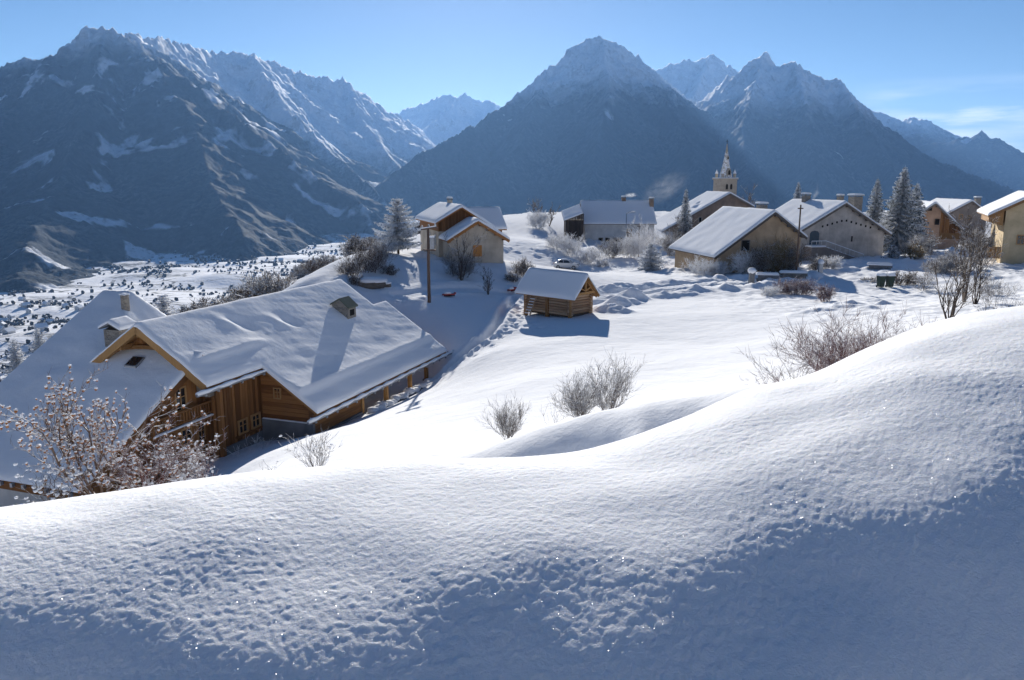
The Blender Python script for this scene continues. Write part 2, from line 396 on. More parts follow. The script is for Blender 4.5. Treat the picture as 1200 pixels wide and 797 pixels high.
def valley_mat():
    t = NT('valley_snow', 0.9, 0.1); p = t.pos('World')
    sc = t.pos('World', (1, 2.2, 1))
    patch = t.noise(sc, 0.0042, 5, 0.6, 0.5); fine = t.noise(p, 0.05, 4, 0.7)
    e = t.vor(t.pos('World', (0.6, 1.3, 1)), 0.011, 'DISTANCE_TO_EDGE')
    hedge = t.math('MULTIPLY', t.ramp(e, 0.045, 0.012), t.ramp(fine, 0.38, 0.55))
    wood = t.math('MULTIPLY', t.ramp(patch, 0.52, 0.60), t.ramp(fine, 0.62, 0.40, 0.25, 1.0))
    d = t.math('MAXIMUM', hedge, wood)
    col = t.mix(t.math('MULTIPLY', d, 0.88), (0.80, 0.81, 0.84), (0.040, 0.042, 0.038))
    return t.fin(col, t.bump(fine, 0.5, 5))

# ------------------------------------------------------------------ ground of the hamlet
PK = P(169, 375, 40.0); CA = R(19.4)
CU = np.array([math.sin(CA), math.cos(CA), 0]); CV = np.array([math.cos(CA), -math.sin(CA), 0])
def chw(v, u, z): return PK + CV * v + CU * u + np.array([0, 0, z])
ctrl = []
for px, py, D in [(560, 470, 38), (600, 450, 38), (600, 395, 58), (612, 366, 66), (672, 374, 61), (700, 362, 66), (800, 400, 50), (700, 440, 38), (900, 420, 38), (800, 350, 75), (900, 350, 72),
                  (800, 330, 86), (900, 328, 86), (560, 415, 52), (530, 425, 55), (600, 347, 74), (590, 309, 82), (505, 302, 84), (545, 318, 79), (503, 352, 66), (540, 333, 74), (455, 335, 71), (520, 392, 60), (470, 300, 80), (570, 352, 69),
                  (640, 285, 125), (690, 290, 142), (620, 263, 160), (760, 316, 105), (850, 320, 95), (960, 305, 110), (1040, 302, 105), (1100, 293, 130), (1180, 308, 90), (1100, 345, 72),
                  (1000, 378, 50), (1115, 374, 42), (1200, 352, 52), (950, 445, 26), (700, 478, 24), (595, 512, 25), (350, 540, 23), (420, 520, 26), (500, 500, 31), (400, 335, 66), (440, 312, 74), (660, 318, 107), (780, 265, 170), (920, 262, 190), (1100, 270, 180), (1250, 280, 160), (1300, 360, 50), (1350, 420, 20)]:
    ctrl.append(P(px, py, D))
for px, py in [(300, 536), (350, 517), (400, 500), (450, 480), (505, 458)]: ctrl.append(pl(px, py, PK + CV * 8.7, CV))
for v, u, z in [(3, 1, -7.3), (6.5, 6, -7.25), (6.5, 12, -7.3), (6.5, 19, -7.3), (0, -6, -8.2), (-7, -5, -9), (0, 10, -7.4), (0, 20, -7.2), (-7, 10, -7.8), (3.5, -5, -8.0), (5, -8, -7.8)]: ctrl.append(chw(v, u, z))
for x, y, z in [(0, 8, -4.6), (-8, 10, -6.5), (8, 10, -4.0), (-14, 20, -10.2), (0, 0, -2.6), (0, -15, -1), (-30, -10, -4), (30, -10, 1), (0, -60, 8), (-60, -60, 0), (60, -60, 12), (60, 20, -1), (90, 60, -2), (-28, 20, -13), (-30, 45, -16), (100, 120, -6), (140, 0, 6), (0, 220, -9), (80, 220, -8), (-40, 220, -14), (150, 200, -6), (160, 100, -2)]:
    ctrl.append(np.array([x, y, z], float))
ctrl = np.array(ctrl)
def _tps(d2): return 0.5 * d2 * np.log(d2 + 1e-6)
_S = 50.0
_A = ctrl[:, :2] / _S; _n = len(_A)
_K = _tps(((_A[:, None] - _A[None]) ** 2).sum(-1)) + np.eye(_n) * 0.004
_Q = np.hstack([np.ones((_n, 1)), _A]); _L = np.block([[_K, _Q], [_Q.T, np.zeros((3, 3))]])
_w = np.linalg.solve(_L, np.concatenate([ctrl[:, 2], np.zeros(3)]))
EDGE_Y = [-200, 0, 20, 40, 58, 70, 82, 95, 120, 170, 220, 400]; EDGE_X = [-70, -46, -38, -30, -22, -16.0, -13.5, -12.5, -12.0, -9, -12, -40]
def plateau(x, y):
    x = np.asarray(x, float); y = np.asarray(y, float); sh = x.shape; x = x.ravel(); y = y.ravel(); z = np.empty(len(x))
    for i in range(0, len(x), 40000):
        q = np.stack([np.clip(x[i:i + 40000], -120, 220), np.clip(y[i:i + 40000], -90, 260)], 1) / _S
        k = _tps(((q[:, None] - _A[None]) ** 2).sum(-1)); z[i:i + 40000] = k @ _w[:_n] + _w[_n] + q @ _w[_n + 1:]
    z = np.clip(z, -22, 16)
    e = np.interp(y, EDGE_Y, EDGE_X); d = np.maximum(e - x, 0)
    d2 = np.maximum(y - 215, 0); d = np.hypot(d, d2 * 0.9)
    gs = 0.72 - 0.33 * sstep(72, 115, y); z = z - gs * (np.sqrt(d * d + 9) - 3) - (0.72 - gs) * np.maximum(d - 62, 0)
    return z.reshape(sh)
# detail: wind ripples, lumps round the village, the trodden path and its footprints
PATH = []; PRINTS = []; PILES = []
def ground(x, y, detail=True):
    z = plateau(x, y)
    if not detail: return z
    x = np.asarray(x, float); y = np.asarray(y, float); D = np.hypot(x, y)
    rough = sstep(70, 95, y)
    mead = 1 - rough
    z = z + mead * (0.10 * fbm(x / 7.0, y / 9.0, 3, 3) + 0.014 * fbm(x / 0.9, y / 1.6, 2, 5))
    lump = np.clip(fbm(x / 3.2, y / 3.6, 4, 9) - 0.05, 0, 2)
    z = z + rough * (0.62 * lump * sstep(-0.25, 0.4, vnoise(x / 18, y / 14, 4)) + 0.06 * fbm(x / 1.0, y / 1.2, 3, 8))
    right = sstep(14, 24, x) * sstep(34, 50, y)
    z = z + right * 0.12 * fbm(x / 1.3, y / 2.2, 4, 19)
    for poly, w, depth, rim in PATH:
        d = np.full(x.shape, 1e9)
        for a, b in zip(poly[:-1], poly[1:]):
            ab = b - a; t = np.clip(((x - a[0]) * ab[0] + (y - a[1]) * ab[1]) / (ab @ ab), 0, 1)
            d = np.minimum(d, np.hypot(x - a[0] - t * ab[0], y - a[1] - t * ab[1]))
        d = d + 0.06 * vnoise(x * 1.7, y * 1.7, 31)
        z = z - depth * sstep(w, w * 0.55, d) + rim * np.exp(-((d - w * 1.55) / (w * 0.45)) ** 2) * (0.6 + 0.8 * np.abs(vnoise(x * 1.1, y * 1.1, 5)))
    for (qx, qy, rr_, hh) in PILES:
        dd = ((x - qx) / (rr_ * 1.3)) ** 2 + ((y - qy) / rr_) ** 2
        z = z + hh * np.exp(-dd * np.sqrt(dd + .05)) * (1 + .35 * vnoise(x * 1.6, y * 1.6, 15))
    if len(PRINTS):
        sel = (y > 40) & (y < 82) & (x > -8) & (x < 8)
        if sel.any():
            xs = x[sel]; ys = y[sel]; dz = np.zeros(xs.shape)
            for (qx, qy, rr_, dp) in PRINTS:
                dd = ((xs - qx) / rr_) ** 2 + ((ys - qy) / (rr_ * 1.5)) ** 2
                dz = dz - dp * np.exp(-dd * dd)
            z = z.copy(); z[sel] += dz
    return z
def hit(px, py, d0=6.0, d1=260.0, detail=False):
    d = ray(px, py); D = np.geomspace(d0, d1, 500); x = d[0] / d[1] * D; zz = d[2] / d[1] * D
    g = ground(x, D, detail); k = np.where(zz <= g)[0]
    i = k[0] if len(k) else len(D) - 1
    if i > 0 and len(k):
        a = zz[i - 1] - g[i - 1]; b = zz[i] - g[i]; t = a / (a - b + 1e-9); Dd = D[i - 1] + t * (D[i] - D[i - 1])
    else: Dd = D[i]
    xx = d[0] / d[1] * Dd
    return np.array([xx, Dd, float(ground(np.array([xx]), np.array([Dd]), detail)[0])])
def at(px, D):  # ground point in the picture column px at depth D
    x = (px - 600) / F * D * (math.cos(TH) + 0.0) ; x = (px - 600) / F * D / 0.985
    return np.array([x, D, float(ground(np.array([x]), np.array([D]), True)[0])])
pp = np.array([hit(*q)[:2] for q in [(508, 446), (528, 428), (552, 408), (572, 393), (584, 377), (592, 362), (606, 346)]])
PATH.append((pp, 0.42, 0.42, 0.16))
for k in range(62):
    t = k / 61 * (len(pp) - 1); i = min(int(t), len(pp) - 2); q = pp[i] + (pp[i + 1] - pp[i]) * (t - i)
    o_ = 1.15 + (0.28 if k % 2 else -0.2) + random.uniform(-.35, .45) + (0.5 if k % 5 == 0 else 0)
    PRINTS.append((q[0] + o_, q[1] - 0.1 + random.uniform(-.3, .3), random.uniform(.13, .21), random.uniform(.10, .2)))
for k in range(26):
    q = hit(random.uniform(600, 640), random.uniform(352, 385)); PRINTS.append((q[0], q[1], random.uniform(.12, .24), random.uniform(.08, .16)))
rt = [(690, 349), (730, 345), (780, 338), (830, 333), (880, 330), (925, 322), (960, 316), (1010, 312)]
for off in (-0.75, 0.75):
    q = np.array([hit(*a)[:2] for a in rt]); q[:, 1] += off * 1.6; PATH.append((q, 0.34, 0.20, 0.10))
q = np.array([hit(*a)[:2] for a in [(600, 344), (560, 338), (520, 338), (470, 345)]]); PATH.append((q, 1.1, 0.22, 0.12))

_rp = random.Random(3)
for (px, py, r_, h_) in [(712, 364, 1.0, .55), (722, 358, .9, .6), (733, 356, 1.1, .5), (741, 351, .9, .5), (727, 366, .8, .35)]:
    q = hit(px, py); PILES.append((q[0], q[1], r_, h_))
for k in range(46):   # ploughed snow along both sides of the lane
    t = k / 45 * (len(rt) - 1); i = min(int(t), len(rt) - 2); a = hit(*rt[i]); b = hit(*rt[i + 1]); q = a + (b - a) * (t - i); sd = 1 if k % 2 else -1
    PILES.append((q[0] + _rp.uniform(-.6, .6), q[1] + sd * (3.0 + _rp.uniform(-.3, .7)), _rp.uniform(.5, 1.1), _rp.uniform(.18, .45)))
for k in range(60):   # lumps of old tracks on the open ground before the hamlet
    q = hit(_rp.uniform(960, 1190), _rp.uniform(318, 368)); PILES.append((q[0], q[1], _rp.uniform(.4, 1.0), _rp.uniform(-.2, .3)))
def near_ground():
    az = np.concatenate([np.linspace(-180, -37, 46, endpoint=False), np.linspace(-37, 37, 720), np.linspace(37, 180, 47)[1:]])
    rr = np.concatenate([np.linspace(1.5, 8, 9, endpoint=False), np.linspace(8, 30, 60, endpoint=False), np.linspace(30, 50, 80, endpoint=False), np.linspace(50, 82, 190, endpoint=False),
                         np.linspace(82, 130, 120, endpoint=False), np.linspace(130, 260, 70, endpoint=False), np.geomspace(260, 900, 34)])
    A, Rr = np.meshgrid(np.radians(az), rr); x = Rr * np.sin(A); y = Rr * np.cos(A)
    z = ground(x, y)
    # the ground under the near drift is lower than the drift
    z = z - sstep(9, 5, np.hypot(x, y)) * 1.2
    keep = (z[:-1, :-1] > -275) | (Rr[:-1, :-1] < 330)
    return mesh_np('snowy_ground', np.stack([x, y, z], -1).reshape(-1, 3), grid_faces(*x.shape, keep), M['ground'], kind='structure')
near_ground()

# ------------------------------------------------------------------ the drift right in front of the camera
BX = [-1200, -400, 0, 100, 200, 300, 400, 500, 600, 680, 740, 800, 880, 960, 1020, 1080, 1140, 1200, 1400, 2000]
BY = [690, 640, 590, 576, 562, 551, 543, 538, 536, 530, 515, 492, 457, 437, 408, 381, 367, 358, 345, 350]
BS = [.46, .46, .43, .42, .40, .385, .37, .36, .355, .355, .36, .37, .39, .41, .43, .455, .48, .50, .55, .58]   # slope of the near face at its foot
def near_bank():
    t = np.concatenate([np.linspace(-2.2, -0.72, 70, endpoint=False), np.linspace(-0.72, 0.72, 880), np.linspace(0.72, 2.2, 71)[1:]])
    px = 600 + t * F * 0.99
    xs = np.linspace(-1200, 2000, 1601); ker = np.hanning(41); ker /= ker.sum()
    sm = lambda v: np.convolve(np.pad(np.interp(xs, BX, v), 20, mode='edge'), ker, 'valid')
    cy_ = np.interp(px, xs, sm(BY)); s0 = np.interp(px, xs, sm(BS))
    sl = np.array([slope_of(v) for v in cy_])
    Db = np.full(px.shape, 2.45); zb = slope_of(797) * Db; s1 = sl
    Dc = ((s0 + s1) * Db - 2 * zb) / (s0 - s1); zc = sl * Dc
    rows = np.concatenate([np.linspace(-0.75, 0, 40, endpoint=False), np.linspace(0, 1.0, 300, endpoint=False), np.linspace(1.0, 1.35, 40, endpoint=False), np.linspace(1.35, 3.2, 24)])
    Rw = rows[:, None]; w = (Dc - Db)[None]; D = Db[None] + Rw * w
    c = ((s1 - s0) / (2 * (Dc - Db)))[None]
    e = np.clip(Rw, 0, 1.6) * w
    z = zb[None] + s0[None] * e + c * e * e
    send = (s0[None] + 2 * c * 1.6 * w)
    z = z + np.where(Rw > 1.6, (Rw - 1.6) * w * np.minimum(send, -0.9), 0) + np.where(Rw < 0, Rw * w * s0[None] * 0.8, 0)
    x = t[None] * D
    y = D + 0 * x
    amp = sstep(3.0, 1.1, Rw) * (1 - 0.35 * sstep(0.55, 1.0, Rw))
    z = z + 0.030 * fbm(x / 0.9, y / 0.9, 2, 2) * (1 - sstep(0.6, 1.0, Rw) * .6)
    wx = x + .015 * vnoise(x / .05, y / .05, 91); wy = y + .015 * vnoise(x / .05, y / .05, 92); n = fbm(x / 0.22, y / 0.20, 2, 21, 0.5)
    n2 = vnoise(wx / 0.052, wy / 0.048, 41) + .95 * vnoise(wx / 0.028, wy / 0.026, 43) + .70 * vnoise(wx / 0.0165, wy / 0.016, 44); n3 = np.maximum(vnoise(wx / 0.034, wy / 0.032, 61), 0) ** 1.5
    patchy = 0.80 + 0.3 * sstep(-0.4, 0.5, vnoise(x / 0.8, y / 0.8, 77))
    z = z + amp * patchy * (0.0012 * n + 0.0018 * n2 + 0.0022 * n3)
    mesh_np('snow_bank', np.stack([x, y, z], -1).reshape(-1, 3), grid_faces(*x.shape), M['bank'], kind='structure')
near_bank()
# second, smooth drift behind the crest
def second_drift():
    t = np.linspace(-0.16, 0.44, 240); px = 600 + t * F * 0.99
    X2 = [440, 540, 600, 650, 700, 760, 820, 890, 960, 1010]; Y2 = [556, 532, 513, 496, 484, 471, 463, 452, 447, 446]
    xs = np.linspace(400, 1050, 651); ker = np.hanning(45); ker /= ker.sum()
    cy_ = np.interp(px, xs, np.convolve(np.pad(np.interp(xs, X2, Y2), 22, mode='edge'), ker, 'valid'))
    Dc = np.interp(px, [440, 600, 750, 900, 1010], [10.5, 9.9, 9.4, 8.6, 8.0]); sl = np.array([slope_of(v) for v in cy_])
    zc = sl * Dc
    steep = np.interp(px, [440, 540, 610, 680, 728, 752, 775, 830, 880, 960], [0.0, 0.05, 0.42, 0.60, 0.42, 0.20, 0.40, 0.50, 0.35, 0.2])
    steep = np.convolve(np.pad(steep, 8, mode='edge'), np.hanning(17) / np.hanning(17).sum(), 'valid')
    r = np.linspace(-3.2, 3.4, 130)[:, None]
    # rounded brow, then a hollow in front of it
    a = np.clip(-r, 0, 9); fr = np.where(a < 0.9, sl[None] * -a * 0 - (steep[None] - sl[None]) * a * a / 1.8 - sl[None] * a, -(steep[None] - sl[None]) * 0.45 - sl[None] * 0.9 - steep[None] * (a - 0.9))
    fr = np.maximum(fr, -0.62 - 0.2 * (a - 1.8)) if False else fr
    bk = np.clip(r, 0, 9); z = zc[None] + np.where(r < 0, fr, sl[None] * bk - 0.16 * bk * bk)
    D = Dc[None] + r; x = t[None] * D; z = z + 0.02 * fbm(x / 0.8, D / 0.8, 2, 12)
    edge = sstep(0, 0.06, (t - t[0]))[None] * sstep(0, 0.05, (t[-1] - t))[None]
    z = z - (1 - edge) * 1.2
    mesh_np('snow_drift', np.stack([x, D + 0 * x, z], -1).reshape(-1, 3), grid_faces(*x.shape), M['snow'], kind='structure')
second_drift()

# ------------------------------------------------------------------ valley and mountains
def valley_h(x, y):
    z = -232 + 13 * fbm(x / 420, y / 300, 4, 51) + 9 * sstep(-.2, .5, vnoise(x / 260, y / 170, 57))
    z = z + 60 * sstep(1300, 500, y + 0.35 * x) * sstep(-900, -200, x) + 0.012 * np.maximum(y - 2600, 0)
    return z
def build_valley():
    az = np.concatenate([np.linspace(-180, -45, 40, endpoint=False), np.linspace(-45, 40, 330), np.linspace(40, 180, 41)[1:]]); rr = np.geomspace(230, 14000, 230)
    A, Rr = np.meshgrid(np.radians(az), rr); x = Rr * np.sin(A); y = Rr * np.cos(A); z = valley_h(x, y)
    z = z + sstep(400, 9000, -y) * 900 * (0.6 + 0.5 * fbm(x / 3000, y / 3000, 3, 5))
    mesh_np('valley_floor', np.stack([x, y, z], -1).reshape(-1, 3), grid_faces(*x.shape), valley_mat(), kind='structure')
build_valley()

def mountain(ridges, px0, px1, D0, D1, nc, nr, k, mat, floor=-245, seed=0, rib=1.0, gap=0.0, name='mountain', crag=24):
    t = np.linspace((px0 - 600) / F, (px1 - 600) / F, nc); D = np.geomspace(D0, D1, nr)
    T, Dd = np.meshgrid(t, D); x = T * Dd; y = Dd
    wx = x + 160 * fbm(x / 1300, y / 1300, 3, seed + 90); wy = y + 160 * fbm(x / 1300, y / 1300, 3, seed + 95)
    best = np.full(x.shape, -1e9); s0 = 0
    for r in ridges:
        kk = r[0] if isinstance(r[0], (int, float)) else k; pts = [P(*q) for q in (r[1:] if isinstance(r[0], (int, float)) else r)]
        for a, b in zip(pts[:-1], pts[1:]):
            ab = (b - a)[:2]; L = np.hypot(*ab); tt = np.clip(((x - a[0]) * ab[0] + (y - a[1]) * ab[1]) / (L * L), 0, 1)
            dx = x - a[0] - tt * ab[0]; dy = y - a[1] - tt * ab[1]; d = np.hypot(dx, dy)
            along = s0 + tt * L
            ang = np.arctan2(dy, dx) * 350
            q = along + ang + 0.25 * (wx - x) + 0.25 * (wy - y)
            ribs = ridged(q / 520, d / 2600, 4, seed + 3)
            amp = rib * 125 * sstep(0, 1000, d)
            h = a[2] + tt * (b[2] - a[2]) - kk * (d + (190 if kk > .5 else 60) * (1 - np.exp(-d / 240))) - amp * np.clip(1.45 - ribs, 0, 2)
            best = np.maximum(best, h); s0 += L
    dr = ridged(x / 260, y / 260, 5, seed + 40, 0.6) - 0.9
    z = best + crag * dr * sstep(-100, 700, best) + 16 * dr
    z = np.maximum(z, floor)
    keep = (z[:-1, :-1] > floor + 1) | (z[1:, 1:] > floor + 1) | (z[:-1, 1:] > floor + 1) | (z[1:, :-1] > floor + 1)
    return mesh_np(name, np.stack([x, y, z], -1).reshape(-1, 3), grid_faces(*x.shape, keep), mat, kind='structure')
MM1 = mountain_mat('forest_mountain', 690, 130, 0.0034, clear=0.585, dust=0.05)
MM5 = mountain_mat('snowy_chain', 170, 130, 0.003, clear=0.6, rk=0.45)
MM2 = mountain_mat('pyramid_mountain', 600, 120, 0.0021, clear=0.70, dust=0.05, rk=0.4)
MM3 = mountain_mat('far_mountain', 200, 200, 0.002, clear=0.6, rk=0.4)
MM4 = mountain_mat('right_mountain', 520, 160, 0.0021, clear=0.69, dust=0.06, rk=0.5)
mountain([[(-60, 95, 4600), (0, 88, 4600), (60, 58, 4550), (105, 36, 4500), (125, 30, 4500), (150, 42, 4600), (172, 48, 4800)],
          [(125, 30, 4500), (205, 88, 4150), (260, 128, 3900), (330, 180, 3600), (390, 222, 3450), (440, 250, 3300)],
          [(125, 32, 4500), (110, 110, 3700), (70, 210, 2900)],
          [.32, (70, 212, 2900), (35, 285, 2150), (20, 330, 1750)],
          [(0, 88, 4600), (-80, 160, 3600), (-130, 230, 2500), (-160, 300, 1800)],
          [.44, (150, 44, 4600), (225, 140, 3600), (250, 222, 2900), (285, 275, 2500)]],
         -420, 640, 1500, 6500, 480, 330, 0.56, MM1, seed=1, rib=0.62)
mountain([[(172, 48, 4800), (215, 55, 5400), (250, 66, 5900), (268, 62, 6000), (290, 59, 6200), (330, 80, 6600), (352, 88, 6800), (385, 93, 7000), (402, 94, 7200), (440, 122, 7600), (470, 138, 8200), (500, 160, 8800)],
          [(290, 59, 6200), (330, 120, 5300), (400, 190, 4700), (450, 232, 4300)],
          [(402, 94, 7200), (430, 150, 6300), (465, 195, 5600)]],
         120, 560, 3600, 10500, 300, 230, 0.60, MM5, seed=7)
mountain([[(420, 170, 12000), (470, 132, 11500), (485, 124, 11300), (520, 112, 11000), (545, 110, 11000), (582, 122, 11000), (640, 150, 11500)], [(545, 110, 11000), (500, 150, 9500), (470, 190, 8500)], [(582, 122, 11000), (560, 165, 9600)]],
         400, 700, 8000, 14000, 170, 120, 0.62, MM3, seed=13)
mountain([[(425, 236, 4300), (460, 203, 4700), (500, 176, 5000), (560, 146, 5400), (600, 118, 5700), (640, 86, 5900), (672, 58, 6000), (690, 49, 6000), (705, 47, 6000), (722, 51, 6050), (745, 68, 6200), (765, 84, 6500), (790, 108, 7000), (830, 130, 7200)],
          [(705, 48, 6000), (715, 110, 5200), (700, 170, 4500), (690, 240, 3700)],
          [(640, 86, 5900), (610, 170, 4800), (560, 225, 4200)],
          [(745, 68, 6200), (790, 140, 5200), (830, 215, 4200)],
          [(425, 236, 4300), (400, 262, 4000)]],
         300, 900, 2900, 8000, 430, 300, 0.62, MM2, seed=19)
mountain([[(740, 130, 9500), (765, 82, 9000), (800, 72, 9000), (832, 65, 9000), (862, 82, 9100), (900, 130, 9500)], [(832, 65, 9000), (810, 120, 8000)], [(765, 82, 9000), (780, 120, 8100)]],
         700, 960, 7300, 11000, 170, 110, 0.7, MM3, seed=23)
mountain([[(790, 150, 7000), (825, 118, 6600), (850, 96, 6400), (880, 72, 6300), (896, 64, 6300), (912, 78, 6200), (932, 74, 6150), (958, 90, 6100), (985, 100, 6100), (1010, 126, 6000), (1032, 156, 5900), (1080, 180, 5700), (1140, 205, 5400), (1200, 224, 5200), (1300, 245, 4800)],
          [(896, 64, 6300), (870, 150, 5300), (880, 230, 4200)],
          [(932, 74, 6150), (950, 150, 5200), (960, 230, 4000)],
          [(985, 100, 6100), (1040, 190, 4900), (1080, 245, 3900)]],
         760, 1400, 3000, 8200, 430, 300, 0.62, MM4, seed=29)
mountain([[(960, 120, 9800), (1010, 125, 9500), (1030, 134, 9400), (1058, 144, 9300), (1072, 139, 9200), (1085, 142, 9200), (1096, 152, 9200), (1120, 168, 9200)],
          [(1085, 170, 8200), (1120, 164, 8000), (1150, 157, 7900), (1172, 165, 7800), (1195, 184, 7700), (1230, 210, 7500), (1300, 235, 7300)]],
         950, 1420, 6300, 11500, 260, 150, 0.5, MM4, seed=37)

# ------------------------------------------------------------------ building helpers
def snow_sheet(name, m, parent, zf, rects, thick, step=0.15, rad=0.28, extra=None, seed=0):
    # a blanket of snow on a roof: zf(x, y) is the roof under it, rects the covered areas in plan
    x0 = min(r[0] for r in rects); x1 = max(r[1] for r in rects); y0 = min(r[2] for r in rects); y1 = max(r[3] for r in rects)
    def lines(lo, hi, idx):
        cuts = sorted({round(v, 4) for r in rects for v in (r[idx], r[idx + 1]) if lo <= v <= hi} | {lo, hi}); out = []
        for a, b in zip(cuts[:-1], cuts[1:]):
            n = max(1, int(round((b - a) / step))); k = np.linspace(a, b, n, endpoint=False); out.append(k)
        out = np.concatenate(out + [[hi]]); 
        ex = np.array([c + d for c in cuts for d in (-0.09, -0.03, 0.03, 0.09) if lo < c + d < hi]); return np.unique(np.round(np.concatenate([out, ex]), 4))
    xs = lines(x0, x1, 0); ys = lines(y0, y1, 2)
    X, Y = np.meshgrid(xs, ys)
    d = np.full(X.shape, -1.0)
    for r in rects: d = np.maximum(d, np.minimum(np.minimum(X - r[0], r[1] - X), np.minimum(Y - r[2], r[3] - Y)))
    e = np.clip(d / rad, 0, 1); t = thick * (0.35 + 0.65 * np.sqrt(1 - (1 - e) ** 2))
    zb = zf(X, Y)
    t = t * (1 + 0.13 * vnoise(X / 1.7 + seed, Y / 1.7, 3)) + 0.010 * vnoise(X / 0.3 + seed, Y / 0.3, 4) * e
    if extra is not None: t = np.maximum(t + extra(X, Y) * e, 0.02)
    jag = (0.045 * vnoise(X / 0.45 + seed, Y / 0.45, 8) + .05 * vnoise(X / 1.6 + seed, Y / 1.6, 9)) * (e < 0.05)
    top = np.stack([X + jag, Y + jag, zb + t], -1).reshape(-1, 3); bot = np.stack([X, Y, zb + 0.0], -1).reshape(-1, 3)
    cx = (X[:-1, :-1] + X[1:, 1:]) / 2; cyy = (Y[:-1, :-1] + Y[1:, 1:]) / 2
    ins = np.zeros(cx.shape, bool)
    for r in rects: ins |= (cx > r[0]) & (cx < r[1]) & (cyy > r[2]) & (cyy < r[3])
    nr, nc = X.shape; f = grid_faces(nr, nc, ins)
    # skirt round the rim
    ed = {}
    for a, b, c, dd in f.tolist():
        for p, q in ((a, b), (b, c), (c, dd), (dd, a)):
            if (q, p) in ed: del ed[(q, p)]
            else: ed[(p, q)] = 1
    N = len(top); sk = np.array([(q, p, p + N, q + N) for p, q in ed], np.int32)
    return mesh_np(name, np.concatenate([top, bot]), np.concatenate([f, sk]), m, parent=parent)
def chimney(par, x, y, z0, z1, w, d, mat, snow=True, cap='slab', label=None):
    b = MB().box(x - w / 2, x + w / 2, y - d / 2, y + d / 2, z0, z1)
    c = b.build('chimney', mat, par)
    if label: c['label'] = label
    k = MB()
    if cap == 'slab':
        k.box(x - w * .62, x + w * .62, y - d * .62, y + d * .62, z1 + 0.12, z1 + 0.2)
        for sx in (-1, 1):
            for sy in (-1, 1): k.box(x + sx * w * .42 - .05, x + sx * w * .42 + .05, y + sy * d * .42 - .05, y + sy * d * .42 + .05, z1 - .02, z1 + 0.121)
        k.build('cap', M['concrete'], c); zt = z1 + 0.2
    else: zt = z1
    if snow: snow_sheet('snow_cap', M['snow'], c, lambda X, Y: zt + 0 * X, [(x - w * .6, x + w * .6, y - d * .6, y + d * .6)], 0.22, 0.12, 0.2)
    return c
def window(par, c, right, up, w, h, nrm, mf=None, mullion=True, depth=0.06, pane=None, name='window', sill=False):
    # frame proud of the wall, dark pane set in it
    c = np.array(c, float); right = np.array(right, float); up = np.array(up, float); nrm = np.array(nrm, float); fw = min(0.10, w * .16)
    b = MB(); o = c + nrm * depth * .5
    for s in (-1, 1):
        b.beam(o + right * s * (w / 2 + fw / 2) - up * (h / 2 + fw), o + right * s * (w / 2 + fw / 2) + up * (h / 2 + fw), depth * 1.4, fw, up=right) if False else None
    def bar(a, bb, t1, t2):
        a = np.array(a); bb = np.array(bb); d = (bb - a) / np.linalg.norm(bb - a); side = np.cross(d, nrm)
        vs = []
        for p in (a, bb):
            for i, j in ((-1, -1), (1, -1), (1, 1), (-1, 1)): vs.append(p + side * i * t1 / 2 + nrm * j * t2 / 2)
        b.add(vs, [(0, 1, 2, 3), (7, 6, 5, 4), (0, 4, 5, 1), (1, 5, 6, 2), (2, 6, 7, 3), (3, 7, 4, 0)])
    H = h / 2 + fw; W = w / 2 + fw / 2
    for s in (-1, 1):
        bar(o + right * s * W - up * H, o + right * s * W + up * H, fw, depth)
        bar(o - right * (w / 2) + up * s * (h / 2 + fw / 2), o + right * (w / 2) + up * s * (h / 2 + fw / 2), fw, depth * .9)
    if mullion: bar(o - up * h / 2, o + up * h / 2, fw * .5, depth * .6); bar(o - right * w / 2 + up * h * .1, o + right * w / 2 + up * h * .1, fw * .4, depth * .5)
    if sill: bar(c + nrm * .1 - right * (w / 2 + fw * 1.6) - up * (H + .03), c + nrm * .1 + right * (w / 2 + fw * 1.6) - up * (H + .03), .07, .24)
    f = b.build(name, mf or M['frame'], par)
    q = MB(); p0 = c + nrm * 0.012
    q.add([p0 - right * w / 2 - up * h / 2, p0 + right * w / 2 - up * h / 2, p0 + right * w / 2 + up * h / 2, p0 - right * w / 2 + up * h / 2], [(0, 1, 2, 3)])
    vs = [np.array(v) for v in q.v]; q.add([v - nrm * .02 for v in vs], [(3, 2, 1, 0)])
    q.build('pane', pane or M['glass'], f)
    return f
XX = np.array([1.0, 0, 0]); YY = np.array([0, 1.0, 0]); ZZ = np.array([0, 0, 1.0])

